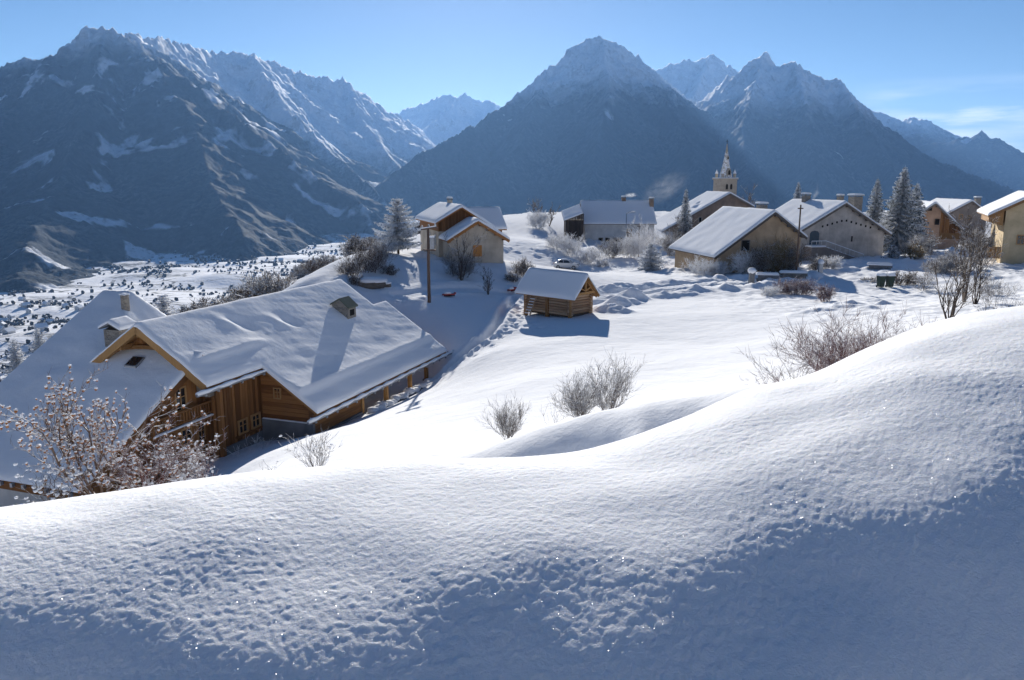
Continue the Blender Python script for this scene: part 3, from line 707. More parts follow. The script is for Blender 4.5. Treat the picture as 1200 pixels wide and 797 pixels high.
def gabled(name, label, xc, yb, D, az, rl, rp, rr, L, wall, inset=(0.5, 0.5), front=0.55, snow=0.32, cat='house', group=None, rafters=5, fasc='greywood', side_back=0.4, nosnow=None, under=2.5):
    """house whose gable end is seen: rl, rp, rr are the pixels of the left eave, peak and right eave of the front verge (top of the snow)"""
    base = P(xc, yb, D); rot = -R(az)
    ex = np.array([math.cos(rot), math.sin(rot), 0]); ey = np.array([-math.sin(rot), math.cos(rot), 0])
    p0 = base - ey * front
    def l(px): q = pl(*px, p0, ey) - base; return q @ ex, q[2]
    (xl, zl), (xp, zp), (xr, zr) = l(rl), l(rp), l(rr)
    zl, zp, zr = zl - snow, zp - snow, zr - snow
    t = thing(name, label, cat, base, rot, group)
    sl = (zp - zl) / (xp - xl); sr = (zp - zr) / (xr - xp)
    zf = lambda X, Y: np.where(X < xp, zp - (xp - X) * sl, zp - (X - xp) * sr)
    dk = 0.16
    zu = lambda x: float(zf(np.array(x), 0)) - dk - 0.004
    a, b = xl + inset[0], xr - inset[1]
    MB().prism([(a, -under), (b, -under), (b, zu(b)), (xp, zu(xp)), (a, zu(a))], 0, L).build('wall', wall, t)
    d = MB(); y0, y1 = -front, L + side_back
    for (x0, x1) in ((xl, xp), (xp, xr)):
        d.prism([(x0, zu(x0) + .004), (x1, zu(x1) + .004), (x1, float(zf(np.array(x1), 0)) - .003), (x0, float(zf(np.array(x0), 0)) - .003)], y0, y1)
    d.build('roof', M[fasc], t)
    snow_sheet('roof_snow', M['roofsnow'], t, zf, [(xl - .06, xr + .06, y0 - .06, y1)], snow, 0.3, 0.3, nosnow, seed=xc)
    bb = MB()
    for (x0, x1) in ((xl, xp), (xp, xr)): bb.beam((x0, y0 - .02, zu(x0) - .02), (x1, y0 - .02, zu(x1) - .02), 0.05, 0.26, up=(0, 0, 1))
    bb.build('bargeboard', M[fasc], t)
    for i in range(rafters):
        for (x0, x1) in ((xl, xp), (xp, xr)):
            q = x0 + (x1 - x0) * (i + .35) / rafters; z = zu(q) - .12
            MB().box(q - .09, q + .09, -front + .05, 0.02, z - .11, z + .1).build('purlin', M[fasc], t)
    t['_'] = 0; del t['_']
    G = dict(t=t, xl=xl, zl=zl, xp=xp, zp=zp, xr=xr, zr=zr, ex=ex, ey=ey, base=base, zu=zu, zf=zf, L=L, a=a, b=b)
    def gp(px, py, y=0.0):   # a point of the gable wall (local) behind the pixel
        q = pl(px, py, base + ey * y, ey) - base; return np.array([q @ ex, y, q[2]])
    G['gp'] = gp
    return G
def gwin(G, px, py, w, h, mf=None, **k):
    return window(G['t'], G['gp'](px, py), XX, ZZ, w, h, -YY, mf, **k)
def rchim(G, px, py_top, y, w, h, mat, wd=None, x=None, **k):
    base, ex, ey = G['base'], G['ex'], G['ey']
    q = pl(px, py_top, base + ey * y, ey) - base; x = q @ ex
    z0 = float(G['zf'](np.array(x), 0)) - .2
    return chimney(G['t'], x, y, z0, q[2] - .25, w, wd or w, mat, **k)

# ------------------------------------------------------------------ the big chalet
def chalet():
    ZB = -7.3
    t = thing('chalet', 'large larch clad chalet with balcony, open carport and long snowy roof', 'chalet', chw(0, 0, ZB), -CA)
    B = lambda: MB()
    h = -ZB                       # heights below are measured from the snow on the ridge
    def z(v): return v + h
    K = 0.675; TS = 0.23
    zmain = lambda X, Y: z(-np.abs(X) * K) - TS
    # snow relief: drifts and ripples, the ledge held by the snow guards, two dents over the roof lights
    def ripple(X, Y):
        w = vnoise((X - .27 * Y) * 1.75 + .4 * vnoise(X * .5, Y * .3, 70), Y * 0.22 + X * .06, 71) * 0.038 * (.6 + .7 * np.abs(vnoise(X * .35, Y * .2, 77))) + vnoise((X - .2 * Y) * 3.4, Y * 0.45, 72) * 0.014 + vnoise(X * .5, Y * .4, 73) * .022
        gl = np.exp(-((X - 6.35) / .16) ** 2) * .10 + .14 * sstep(6.55, 6.2, X) * sstep(5.2, 6.3, X)
        a = gl * sstep(3.4, 4.2, Y)
        gu = (np.exp(-((X - 2.95) / .16) ** 2) * .10 + .10 * sstep(3.2, 2.85, X) * sstep(2.1, 2.8, X)) * sstep(-.4, 1.6, Y) * sstep(6.6, 4.6, Y)
        hole = np.zeros(X.shape)
        for (hx, hy) in ((1.35, 5.6), (2.1, 9.3)):
            q = (Y - hy) - 0.5 * (X - hx); hole -= .14 * np.exp(-((X - hx) / .62) ** 2 - (q / .5) ** 2) - .09 * np.exp(-((X - hx) / .6) ** 2 - ((q + .85) / .35) ** 2)
        return w + a + gu + hole
    rects = [(-4.05, 4.15, -.62, 18.9), (2.55, 7.5, 3.75, 20.8)]
    d = B(); dk = .18
    for (x0, x1, y0, y1) in ((-4.0, 0, -.56, 18.85), (0, 4.1, -.56, 18.85), (4.1, 7.45, 3.8, 20.75), (2.6, 4.1, 18.85, 20.75)):
        za = z(-abs(x0) * K) - TS - .004; zb_ = z(-abs(x1) * K) - TS - .004
        d.prism([(x0, za - dk), (x1, zb_ - dk), (x1, zb_), (x0, za)], y0, y1)
    rf = d.build('roof', M['larch_y'], t); rf['label'] = 'main roof of the chalet'
    snow_sheet('roof_snow', M['roofsnow'], t, zmain, rects, TS, 0.13, 0.25, ripple)
    # wing: cross roof that falls towards the viewer
    q = 0.547; zw = lambda X, Y: z(np.minimum(np.where(Y < 4.8, -1.955 + q * Y, -1.955 + q * 4.8 - 1.9 * (Y - 4.8)), np.where((X > -5.6) & (Y > .86), .67 - (X + 5.6) * .8, 9.0))) - TS
    def wrip(X, Y): return vnoise(X * .5, Y * 1.1 + X * .2, 75) * .05 + .05 * np.exp(-((X + 5.4) / .1) ** 2) * (vnoise(Y * .7, 0 * Y, 5) > 0.05)
    snow_sheet('roof_snow', M['roofsnow'], t, zw, [(-7.6, 2.86, -7.3, .85), (-7.6, -2.4, -.2, 6.2)], TS, 0.16, 0.25, wrip)
    d = B()
    for (y0, y1, ve) in ((-7.25, .8, 2.82), (.8, 4.8, -5.7), (4.8, 6.15, -5.7)):
        f = lambda y: float(zw(np.array(-9.0), np.array(y))) - .004
        d.prism([(y0, f(y0) - dk), (y1, f(y1) - dk), (y1, f(y1)), (y0, f(y0))], -7.55, ve, 'x')
    d.build('roof', M['larch_h'], t)
    B().prism([(.9, z(-6)), (5.7, z(-6)), (5.7, f(5.7) - .2), (4.8, f(4.8) - .25), (.9, f(.9) - .25)], -7.2, -5.8, 'x').build('wall', M['darkwood'], t)
    # wing walls
    f = lambda y: float(zw(np.array(-9.0), np.array(y))) - .19
    B().prism([(-6.4, z(-9.5)), (1.0, z(-9.5)), (1.0, f(1.0)), (-6.4, f(-6.4))], -7.0, 2.5, 'x').build('wall', M['white'], t)
    B().box(-7.0, 2.5, -6.52, -6.4, f(-6.4) - 1.15, f(-6.4) - .02).build('fascia', M['larch_h'], t)
    for i in range(11): B().box(-6.9 + i * .9, -6.72 + i * .9, -7.2, -6.45, f(-6.8) - .28, f(-6.8) - .06).build('rafter', M['larch_y'], t)
    for i in range(15):
        x = -7.2 + i * .68; B().box(x - .07, x + .07, -7.42, -7.28, f(-7.3) - .02, f(-7.3) + .16).build('gutter_bracket', M['zinc'], t)
    # vertical boards of the balcony wall (wing gable) at v = 2.5
    def boards(n, a, b, ztop, zbot, mk, mat='larch', name='plank', thick=.05):
        w = (b - a) / n
        for i in range(n):
            s0, s1 = a + i * w + .012, a + (i + 1) * w - .012; e = random.uniform(0, .022)
            mk(s0, s1, ztop(s0), ztop(s1), zbot, thick + e).build(name, M[mat], t)
    def mkx(v0):  # boards standing on a wall v = v0 facing +v
        return lambda s0, s1, t0, t1, zb, th: B().prism([(s0, zb), (s1, zb), (s1, t1), (s0, t0)], v0, v0 + th, 'x')
    def mky(y0):  # boards on a wall y = y0 facing -y
        return lambda s0, s1, t0, t1, zb, th: B().prism([(s0, zb), (s1, zb), (s1, t1), (s0, t0)], y0 - th, y0)
    boards(25, -6.38, .98, lambda y: f(y) - .03, z(-8.2), mkx(2.502))
    # rake board and purlins of the wing
    B().beam((2.86, -7.2, f(-7.2) + .05), (2.86, 0.6, f(.6) + .05), .06, .3).build('bargeboard', M['larch_y'], t)
    for y in (-6.2, -3.9, -1.6): B().box(2.5, 2.84, y - .1, y + .1, f(y) - .26, f(y) - .02).build('purlin', M['larch_h'], t)
    # balcony
    bal = B().box(2.55, 3.15, -3.3, .95, z(-5.06), z(-4.94)).build('balcony', M['larch_y'], t)
    snow_sheet('snow_ledge', M['snow'], bal, lambda X, Y: z(-4.94) + 0 * X, [(2.98, 3.2, -3.3, .95)], .07, .1, .08)
    B().box(3.04, 3.14, -3.3, .95, z(-4.24), z(-4.14)).build('handrail', M['larch_y'], bal)
    B().box(3.06, 3.12, -3.3, .95, z(-4.8), z(-4.74)).build('bottom_rail', M['larch_y'], bal)
    for i in range(21): y = -3.2 + i * .2; B().box(3.065, 3.115, y - .045, y + .045, z(-4.74), z(-4.24)).build('baluster', M['larch'], bal)
    for y in (-3.25, .9): B().box(3.03, 3.15, y - .06, y + .06, z(-4.94), z(-4.05)).build('post', M['larch'], bal)
    window(t, (2.56, -.75, z(-3.75)), YY, ZZ, .62, 1.05, XX, name='balcony_door', mullion=True)
    window(t, (2.56, -.55, z(-5.75)), YY, ZZ, .6, .72, XX); window(t, (2.56, .52, z(-5.85)), YY, ZZ, .42, .8, XX)
    # main body
    zu = lambda x: z(-abs(x) * K) - TS - .19
    B().prism([(-3.4, z(-9)), (3.5, z(-9)), (3.5, zu(3.5)), (0, zu(0)), (-3.4, zu(-3.4))], .9, 18.2).build('wall', M['larch'], t)
    boards(15, 1.0, 4.22, lambda y: zu(3.5) + .0, z(-6.75), mkx(3.502), thick=.06)
    boards(5, 2.55, 3.5, lambda x: zu(x) - .02, z(-8.0), mky(.898))
    B().box(3.46, 3.68, .80, 1.02, z(-7.2), zu(3.68)).build('corner_post', M['larch'], t)
    B().box(3.5, 3.66, 1.02, 4.22, z(-8), z(-6.76)).build('plinth', M['concrete'], t)
    for y in (2.52, 3.62): window(t, (3.575, y, z(-6.02)), YY, ZZ, .6, .62, XX, depth=.09)
    B().box(3.57, 3.72, 1.9, 4.2, z(-6.53), z(-6.44)).build('window_sill', M['larch_y'], t)
    # stone gable under the peak, boards and arched collar above it
    B().prism([(-3.3, z(-3.9)), (3.3, z(-3.9)), (3.3, zu(3.3)), (2.0, zu(2.0)), (-2.0, zu(-2.0)), (-3.3, zu(-3.3))], .45, .898).build('gable_wall', M['stone'], t)
    for i in range(13):
        x0 = -1.56 + i * .24; x1 = x0 + .222
        B().prism([(x0, z(-1.55)), (x1, z(-1.55)), (x1, zu(x1) - .02), (x0, zu(x0) - .02)], .38 - random.uniform(0, .02), .45).build('plank', M['larch'], t)
    for a_, b_ in zip(np.linspace(-2.1, 1.75, 8)[:-1], np.linspace(-2.1, 1.75, 8)[1:]): pass
    arch = B(); xs = np.linspace(-2.2, 2.2, 12)
    for a_, b_ in zip(xs[:-1], xs[1:]): arch.beam((a_, .28, z(-1.72 + .24 * (1 - (a_ / 2.2) ** 2))), (b_ + .01, .28, z(-1.72 + .24 * (1 - (b_ / 2.2) ** 2))), .16, .2)
    arch.build('collar_beam', M['post'], t)
    for sx in (-1, 1):
        B().beam((0, -.60, zu(0) + .03), (sx * 4.02, -.60, zu(4.02) + .03), .07, .36).build('bargeboard', M['post'], t)
        B().beam((sx * .1, -.35, zu(.1) - .06), (sx * 3.9, -.35, zu(3.9) - .06), .16, .16).build('rafter', M['post'], t)
        for x in (1.3, 2.6): B().box(sx * x - .11, sx * x + .11, -.5, .5, zu(x) - .28, zu(x) - .03).build('purlin', M['post'], t)
    B().box(-.12, .12, -.5, .5, zu(0) - .4, zu(0) - .05).build('ridge_beam', M['post'], t)
    # catslide side: end wall facing the viewer, boards lying flat
    zl = lambda x: z(-x * K) - TS - .19
    B().prism([(3.5, z(-9)), (6.85, z(-9)), (6.85, zl(6.85)), (3.5, zl(3.5))], 4.24, 9.3).build('wall', M['larch'], t)
    n = 13; H0, H1 = -6.0, -2.9
    for i in range(n):
        za = z(H0 + (H1 - H0) * i / n) + .008; zb_ = z(H0 + (H1 - H0) * (i + 1) / n) - .008
        xe = lambda zz: min(6.85, (h - TS - .2 - zz) / K)
        if xe(zb_) < 3.9: xe2 = max(3.75, xe(zb_))
        else: xe2 = xe(zb_)
        if xe(za) < 3.9: continue
        B().prism([(3.68, za), (xe(za), za), (xe2, zb_), (3.68, zb_)], 4.24 - .05 - random.uniform(0, .02), 4.238).build('plank', M['larch_h'], t)
    B().box(3.68, 7.0, 4.06, 4.236, z(-8.4), z(-6.02)).build('plinth', M['concrete'], t)
    snow_sheet('snow_ledge', M['snow'], t, lambda X, Y: z(-6.02) + 0 * X, [(3.7, 6.9, 4.05, 4.2)], .05, .2, .06)
    window(t, (4.75, 4.185, z(-4.5)), XX, ZZ, .36, .52, -YY, depth=.1)
    for i in range(7):
        za = z(-6.75 + i * .26) + .006
        B().box(6.852, 6.90 + random.uniform(0, .02), 4.3, 9.28, za, za + .25).build('plank', M['larch_y'], t)
    B().box(6.86, 7.02, 4.1, 9.3, z(-8.5), z(-6.76)).build('plinth', M['concrete'], t)
    B().box(6.7, 6.95, 4.12, 4.3, z(-6.9), zl(6.95)).build('corner_post', M['larch'], t)
    # carport
    for y in (9.5, 12.6, 16.0, 18.6):
        p = B().box(6.72, 6.96, y - .12, y + .12, z(-6.9), zl(6.8)).build('carport_post', M['post'], t)
        B().box(6.64, 7.04, y - .2, y + .2, z(-8.3), z(-6.905)).build('footing', M['concrete'], p)
        B().beam((6.84, y + .1, z(-5.85)), (6.84, y + .75, zl(6.84) - .1), .12, .12).build('brace', M['post'], p)
    B().box(6.72, 6.96, 9.3, 20.6, zl(6.72) - .26, zl(6.72) - .09).build('carport_beam', M['larch_y'], t)
    for y in np.arange(10, 20.6, .9): B().beam((3.6, y, zl(3.6) - .08), (7.38, y, zl(7.38) - .08), .12, .16).build('rafter', M['larch_h'], t)
    B().box(3.2, 3.502, 9.3, 18.2, z(-9), z(-3.0)).build('carport_wall', M['lightstone'], t)
    # gutters with snow on them and their brackets
    def gutter(a, b, n):
        g = B().tube([a, b], .085, 7).build('gutter', M['zinc'], t, smooth=True); a = np.array(a); b = np.array(b)
        s = B(); k = int(np.linalg.norm(b - a) / .35)
        pts = [a + (b - a) * i / k + np.array([0, 0, .075 + .02 * math.sin(i * 2.1)]) for i in range(k + 1)]
        s.tube(pts, [.10 + .03 * math.sin(i * 1.3) for i in range(k + 1)], 7).build('gutter_snow', M['snow'], g, smooth=True)
        for i in range(n):
            p = a + (b - a) * (i + .6) / n
            m = B().beam(p + np.array([-.3, 0, .12]), p + np.array([.02, 0, -.04]), .05, .05); m.blob(p + np.array([.06, 0, -.09]), .085, 1, .1)
            m.build('gutter_bracket', M['zinc'], g)
    gutter((4.28, -1.5, z(-3.24)), (4.28, 4.0, z(-3.24)), 6)
    gutter((7.62, 2.7, z(-5.52)), (7.62, 21.6, z(-5.52)), 18)
    # rafter tails under both eaves
    for y in np.arange(1.2, 4.1, .7): B().beam((3.5, y, zu(3.5) - .06), (4.08, y, zu(4.08) - .06), .1, .14).build('rafter', M['larch_h'], t)
    for y in np.arange(4.6, 9.4, .8): B().beam((6.85, y, zl(6.85) - .06), (7.4, y, zl(7.4) - .06), .1, .14).build('rafter', M['larch_h'], t)
    # chimneys
    def stone_chimney(x, y, zb, zt, w, mat, capmat, rise, label):
        c = B().box(x - w / 2, x + w / 2, y - w / 2, y + w / 2, zb, zt).build('chimney', mat, t); c['label'] = label
        k = B()
        for sx in (-1, 1): k.prism([(x + sx * w * .66, zt + .02), (x + sx * w * .66, zt + .1), (x, zt + rise + .08), (x, zt + rise)], y - w * .64, y + w * .64)
        k.build('chimney_cap', capmat, c)
        MB().prism([(x - w * .45, zt), (x + w * .45, zt), (x, zt + rise * .7)], y - w * .48, y + w * .48).build('flue_opening', M['dark'], c)
        return c, zt
    c, zt = stone_chimney(-2.75, 1.0, z(-2.6), z(-.78), 1.05, M['stone'], M['concrete'], .32, 'squat stone chimney with a gabled snowy cap on the wing roof')
    snow_sheet('snow_cap', M['snow'], c, lambda X, Y: zt + .40 - np.abs(X + 2.75) * .46, [(-3.5, -2.0, .3, 1.7)], .2, .12, .2)
    c2 = B().tube([(-4.6, 3.4, z(-1.2)), (-4.6, 3.4, z(.62))], .23, 10).build('chimney', M['stone'], t, smooth=False); c2['label'] = 'thin round flue behind the stone chimney'
    snow_sheet('snow_cap', M['snow'], c2, lambda X, Y: z(.62) + 0 * X, [(-4.8, -4.4, 3.2, 3.6)], .1, .08, .1)
    # slate clad chimney half way up the main roof, turned with the slope
    c3 = B().prism([(2.0, z(-1.9)), (3.15, z(-2.5)), (3.15, z(-1.35)), (2.55, z(-.86)), (1.95, z(-1.15))], 14.45, 15.5).build('chimney', M['stone'], t); c3['label'] = 'slate capped chimney standing in the main roof'
    k = B(); k.prism([(1.85, z(-1.22)), (1.85, z(-1.14)), (2.57, z(-.74)), (2.57, z(-.84))], 14.35, 15.6); k.prism([(2.57, z(-.84)), (2.57, z(-.74)), (3.27, z(-1.32)), (3.27, z(-1.42))], 14.35, 15.6)
    k.build('chimney_cap', M['lauze'], c3)
    B().box(3.148, 3.165, 14.7, 15.25, z(-1.95), z(-1.55)).build('flue_opening', M['dark'], c3)
    # roof light in the wing roof, half dug out of the snow
    y0, y1 = -.75, -.1; zz = lambda y: float(zw(np.array(-9.0), np.array(y))) + TS * .95
    r = B().prism([(y0, zz(y0) - .02), (y1, zz(y1) - .02), (y1, zz(y1) + .10), (y0, zz(y0) + .10)], -.85, -.1, 'x').build('roof_window', M['zinc'], t)
    B().prism([(y0 + .06, zz(y0 + .06) + .102), (y1 - .06, zz(y1 - .06) + .102), (y1 - .06, zz(y1 - .06) + .115), (y0 + .06, zz(y0 + .06) + .115)], -.78, -.17, 'x').build('pane', M['glass'], r)
    return t
chalet()

# ------------------------------------------------------------------ the small log granary
def granary():
    az = -47.0; D = 62.0; base = P(668, 369, D); rot = -R(az)
    ex = np.array([math.cos(rot), math.sin(rot), 0]); ey = np.array([-math.sin(rot), math.cos(rot), 0])
    # local frame: origin at the near corner, -x to the right hand gable... x along the gable, y along the ridge
    def l(px, py, o, n): q = pl(px, py, base + o, n) - base; return np.array([q @ ex, q @ ey, q[2]])
    t = thing('log_granary', 'small raised log granary with a snow covered gable roof beside the trodden path', 'granary', base, rot)
    fr = l(617.6, 365, 0 * ex, ex); L = fr[1]                       # far left corner on the long wall
    gr = l(690.7, 357.6, 0 * ey, ey); W = gr[0]                     # far corner on the gable wall
    pk = l(688.7, 319.7, -ey * .75, ey); el = l(673.5, 346.6, -ey * .75, ey); er = l(699.0, 335.5, -ey * .75, ey)
    lr = l(619.7, 312.8, ex * pk[0], ex)
    TS = .28
    xp = pk[0]; zp = pk[2] - TS; xl = el[0]; zl = el[2] - TS; xr = 2 * xp - xl; s = (zp - zl) / (xp - xl)
    y0, y1 = -.75, max(lr[1], L + .5)
    zf = lambda X, Y: zp - np.abs(X - xp) * s
    zu = lambda x: float(zf(np.array(x), 0)) - .15
    W = min(max(W, 2 * xp * .9), xr - .25)
    d = MB()
    for x0, x1 in ((xl, xp), (xp, xr)): d.prism([(x0, zu(x0)), (x1, zu(x1)), (x1, zu(x1) + .147), (x0, zu(x0) + .147)], y0, y1)
    d.build('roof', M['post'], t)
    snow_sheet('roof_snow', M['roofsnow'], t, zf, [(xl - .08, xr + .08, y0 - .08, y1 + .08)], TS, .15, .25)
    hw = zu(0.0) - .02; n = 8; lo = -.12
    print('granary', L, W, xp, zp, xl, zl, s, hw)
    dz = (hw - lo) / n
    for i in range(n):
        z0 = lo + i * dz
        r = dz * .5
        MB().tube([(0.02, -.22, z0 + r), (0.02, L + .22, z0 + r)], r * 1.02, 8).build('log', M['log_y'], t, smooth=True)
        MB().tube([(W, -.22, z0 + r), (W, L + .22, z0 + r)], r * 1.02, 8).build('log', M['log_y'], t, smooth=True)
        MB().tube([(-.22, .02, z0 + r + dz * .45), (W + .22, .02, z0 + r + dz * .45)], r * 1.02, 8).build('log', M['log_x'], t, smooth=True)
        MB().tube([(-.22, L, z0 + r + dz * .45), (W + .22, L, z0 + r + dz * .45)], r * 1.02, 8).build('log', M['log_x'], t, smooth=True)
    for (x, y) in ((-.06, -.06), (-.06, L * .5), (-.06, L + .06), (W + .06, -.06), (W + .06, L + .06)):
        MB().box(x - .13, x + .13, y - .13, y + .13, -.6, hw + .05).build('corner_post', M['post'], t)
    MB().box(-.02, W + .02, -.02, L + .02, -.25, -.02).build('floor', M['darkwood'], t)
    MB().box(-.16, .1, -.2, L + .2, hw - .06, hw + .14).build('wall_plate', M['post'], t)
    # open gable: truss, collar and braces
    for yy in (-.55, .0, L):
        MB().beam((xl + .1, yy, zu(xl + .1) - .08), (xp, yy, zu(xp) - .08), .13, .16).build('rafter', M['post'], t)
        MB().beam((xr - .1, yy, zu(xr - .1) - .08), (xp, yy, zu(xp) - .08), .13, .16).build('rafter', M['post'], t)
    MB().box(-.2, W + .2, -.62, -.48, hw - .02, hw + .16).build('tie_beam', M['post'], t)
    MB().beam((xp, -.55, hw + .1), (xp, -.55, zu(xp) - .1), .13, .13).build('king_post', M['post'], t)
    for sx in (-1, 1): MB().beam((xp, -.55, hw + .25), (xp + sx * W * .25, -.55, zu(xp + W * .25) - .15), .1, .1).build('brace', M['post'], t)
    MB().prism([(0, hw), (W, hw), (xp, zu(xp) - .3)], .9, 1.0).build('gable_board', M['darkwood'], t)
    MB().box(xp - .1, xp + .1, y0 + .1, y1 - .1, zu(xp) - .3, zu(xp) - .1).build('ridge_beam', M['post'], t)
    for px in range(0): pass
    # added slatted frame, stands in for sunlight stripes beside the long wall
    q = thing('light_stripes', 'leaning frame of white slats added as stripes of sunlight by the long granary wall', 'light_stripes', base + ex * -.35 + ey * (L * .78) , rot)
    a0 = np.array([-.75, -.28, -.25]); a1 = np.array([.06, -.28, 1.15]); w = np.array([0, .56, 0])
    for o in (0, 1): MB().beam(a0 + w * o, a1 + w * o, .07, .09).build('slat_side', M['log_x'], q)
    for i in range(6):
        p = a0 + (a1 - a0) * (i + .6) / 6.4; MB().box(p[0] - .08, p[0] + .08, p[1] + .02, p[1] + .54, p[2] - .02, p[2] + .02).build('light_slat', M['snow'], q)
granary()
# ------------------------------------------------------------------ the hamlet
def hamlet():
    # tan house with the timber upper gable: low front wing, tall main house, back wing
    G = gabled('village_house', 'tan rendered house with an orange timber upper gable, left of the granary', 552, 312, 82, -17, (524, 278.5), (560, 255), (597, 277.5), 6.0, M['tan'], (.35, .5), .5, .3, rafters=4, fasc='larch_h')
    t = G['t']; base = G['base']
    gwin(G, 559.5, 294, .72, .95, M['orange'], pane=M['orange'], name='shutter')
    # main house behind and to the left
    ex, ey = G['ex'], G['ey']
    def lp(px, py, y): q = pl(px, py, base + ey * y, ey) - base; return q @ ex, q[2]
    y0 = 2.8
    (xl, zl), (xp, zp), (xr, zr) = lp(510, 258, y0), lp(541, 239, y0), lp(583, 266, y0)
    S = .32; zl -= S; zp -= S; zr -= S
    xl2 = xl - .2
    sl = (zp - zl) / (xp - xl); sr = (zp - zr) / (xr - xp); Lm = 11.0
    zf = lambda X, Y: np.where(X < xp, zp - (xp - X) * sl, zp - (X - xp) * sr); zu = lambda x: float(zf(np.array(x), 0)) - .17
    a, b = xl + .45, xr - .5
    hw = zu(a)
    MB().prism([(a, -3), (b, -3), (b, hw - 1.0), (a, hw - 1.0)], y0 + .6, y0 + Lm).build('main_wall', M['tan'], t)
    MB().prism([(a - .03, hw - .998), (b + .03, hw - .998), (b + .03, zu(b + .03)), (xp, zu(xp)), (a - .03, zu(a - .03))], y0 + .56, y0 + Lm).build('timber_gable', M['larch'], t)
    n = 16; w = (b - a) / n
    for i in range(n):
        x0, x1 = a + i * w + .02, a + (i + 1) * w - .02
        tops = [(x0, zu(x0) - .03), (x1, zu(x1) - .03)]
        if x0 < xp < x1: tops = [(x0, zu(x0) - .03), (xp, zu(xp) - .03), (x1, zu(x1) - .03)]
        MB().prism([(x0, hw - .9), *[(q[0], hw - .9) for q in tops[1:]], *tops[::-1]] if False else [(x0, hw - .9), (x1, hw - .9)] + tops[::-1], y0 + .5, y0 + .558).build('plank', M['larch'], t)
    d = MB()
    for x0, x1 in ((xl, xp), (xp, xr)): d.prism([(x0, zu(x0) + .003), (x1, zu(x1) + .003), (x1, zu(x1) + .165), (x0, zu(x0) + .165)], y0, y0 + Lm + .5)
    d.build('roof', M['larch_h'], t)
    snow_sheet('roof_snow', M['roofsnow'], t, zf, [(xl - .05, xr + .05, y0 - .05, y0 + Lm + .5)], S, .3, .3)
    chimney(t, xp + .3, y0 + 7, zp - .4, zp + .55, .5, .5, M['tan'])
    # front wall left of the wing, its dark door, and the back wing
    for yy in (y0 + 2.2, y0 + 5.2): window(t, (a - .012, yy, hw - 2.0), YY, ZZ, .6, .95, -XX, M['whiteframe'])
    window(t, (a + 1.2, y0 + .59, hw - 2.1), XX, ZZ, .55, 1.3, -YY, M['frame'])
    # back wing: ridge across, roof to us
    yb = y0 + 4.2; q1 = lp(551, 241.5, yb + 3); q2 = lp(580, 242, yb + 3); q3 = lp(594.5, 265, yb)
    zr0 = q2[1] - .3; ze = q3[1] - .3; xe = q3[0]; ss = (zr0 - ze) / 3.0
    zb = lambda X, Y: np.where(Y < yb + 3, ze + (Y - yb) * ss, zr0 - (Y - yb - 3) * ss)
    f = lambda y: float(zb(0, np.array(y))) - .004
    d = MB()
    for ya, yc in ((yb, yb + 3), (yb + 3, yb + 6)): d.prism([(ya, f(ya) - .16), (yc, f(yc) - .16), (yc, f(yc)), (ya, f(ya))], xp + 1, xe - .05, 'x')
    d.build('roof', M['larch_y'], t)
    snow_sheet('roof_snow', M['roofsnow'], t, zb, [(xp + .9, xe, yb - .05, yb + 6)], .3, .3, .28)
    MB().prism([(yb + .4, -3), (yb + 5.6, -3), (yb + 5.6, f(yb + 5.6) - .17), (yb + 3, f(yb + 3) - .17), (yb + .4, f(yb + .4) - .17)], xp + 1.2, xe - .5, 'x').build('wall', M['larch'], t)

    # ochre house with the big lilac roof
    G = gabled('village_house', 'ochre rendered house with a long sunny roof and one chimney, behind the tangled shrubs', 880, 318, 95, -12, (837.5, 298.5), (909, 245), (946, 275), 12.5, M['ochre'], (.75, .45), .6, .3, rafters=5)
    gwin(G, 873.5, 287.5, .95, 1.1, M['greywood'], pane=M['dark'], mullion=False)
    gwin(G, 866, 311, 1.1, .9, M['greywood'], pane=M['dark'], mullion=False)
    rchim(G, 893, 238, 5.0, 1.0, .9, M['stone'])
    # grey house with three chimneys and an outside stair
    G = gabled('village_house', 'grey rendered barn house with three chimneys and an arched doorway above an outside stair', 988, 303, 110, -15, (938, 268), (992, 235), (1045, 272), 11.5, M['grey'], (.4, .75), .5, .3, rafters=7)
    t = G['t']
    rchim(G, 945, 227, 8.0, .85, .85, M['stone']); rchim(G, 985, 228.5, 7.0, .7, .7, M['stone']); rchim(G, 1003, 228.5, 3.2, 1.35, .8, M['stone'])
    gp = G['gp']
    q = gp(954, 280)
    MB().prism([(q[0] - .72, q[2] - 1.25), (q[0] + .72, q[2] - 1.25), (q[0] + .72, q[2] + .7), (q[0] + .5, q[2] + 1.0), (q[0], q[2] + 1.12), (q[0] - .5, q[2] + 1.0), (q[0] - .72, q[2] + .7)], -.06, .01).build('arched_door', M['greydoor'], t)
    window(t, gp(998, 280), XX, ZZ, .28, .75, -YY, M['grey'], mullion=False, pane=M['dark'])
    for k in range(11):
        u = gp(964 + k * 5.6, 258 + (abs(k - 4.6) * 1.6)); MB().box(u[0] - .12, u[0] + .12, -.035, .01, u[2] - .14, u[2] + .14).build('putlog_hole', M['dark'], t)
    a0 = gp(942, 289); a1 = gp(1002, 304)
    st = MB().prism([(a0[0], -1), (a1[0], -1), (a1[0], a1[2]), (a0[0] + 2.2, a0[2]), (a0[0], a0[2])], -1.7, -.02).build('outside_stair', M['dgrey'], t)
    MB().prism([(a0[0], a0[2] + .02), (a0[0] + 2.2, a0[2] + .02), (a0[0] + 2.2, a0[2] + .22), (a0[0], a0[2] + .22)], -1.75, -.03).build('snow_ledge', M['snow'], st)
    n = 9
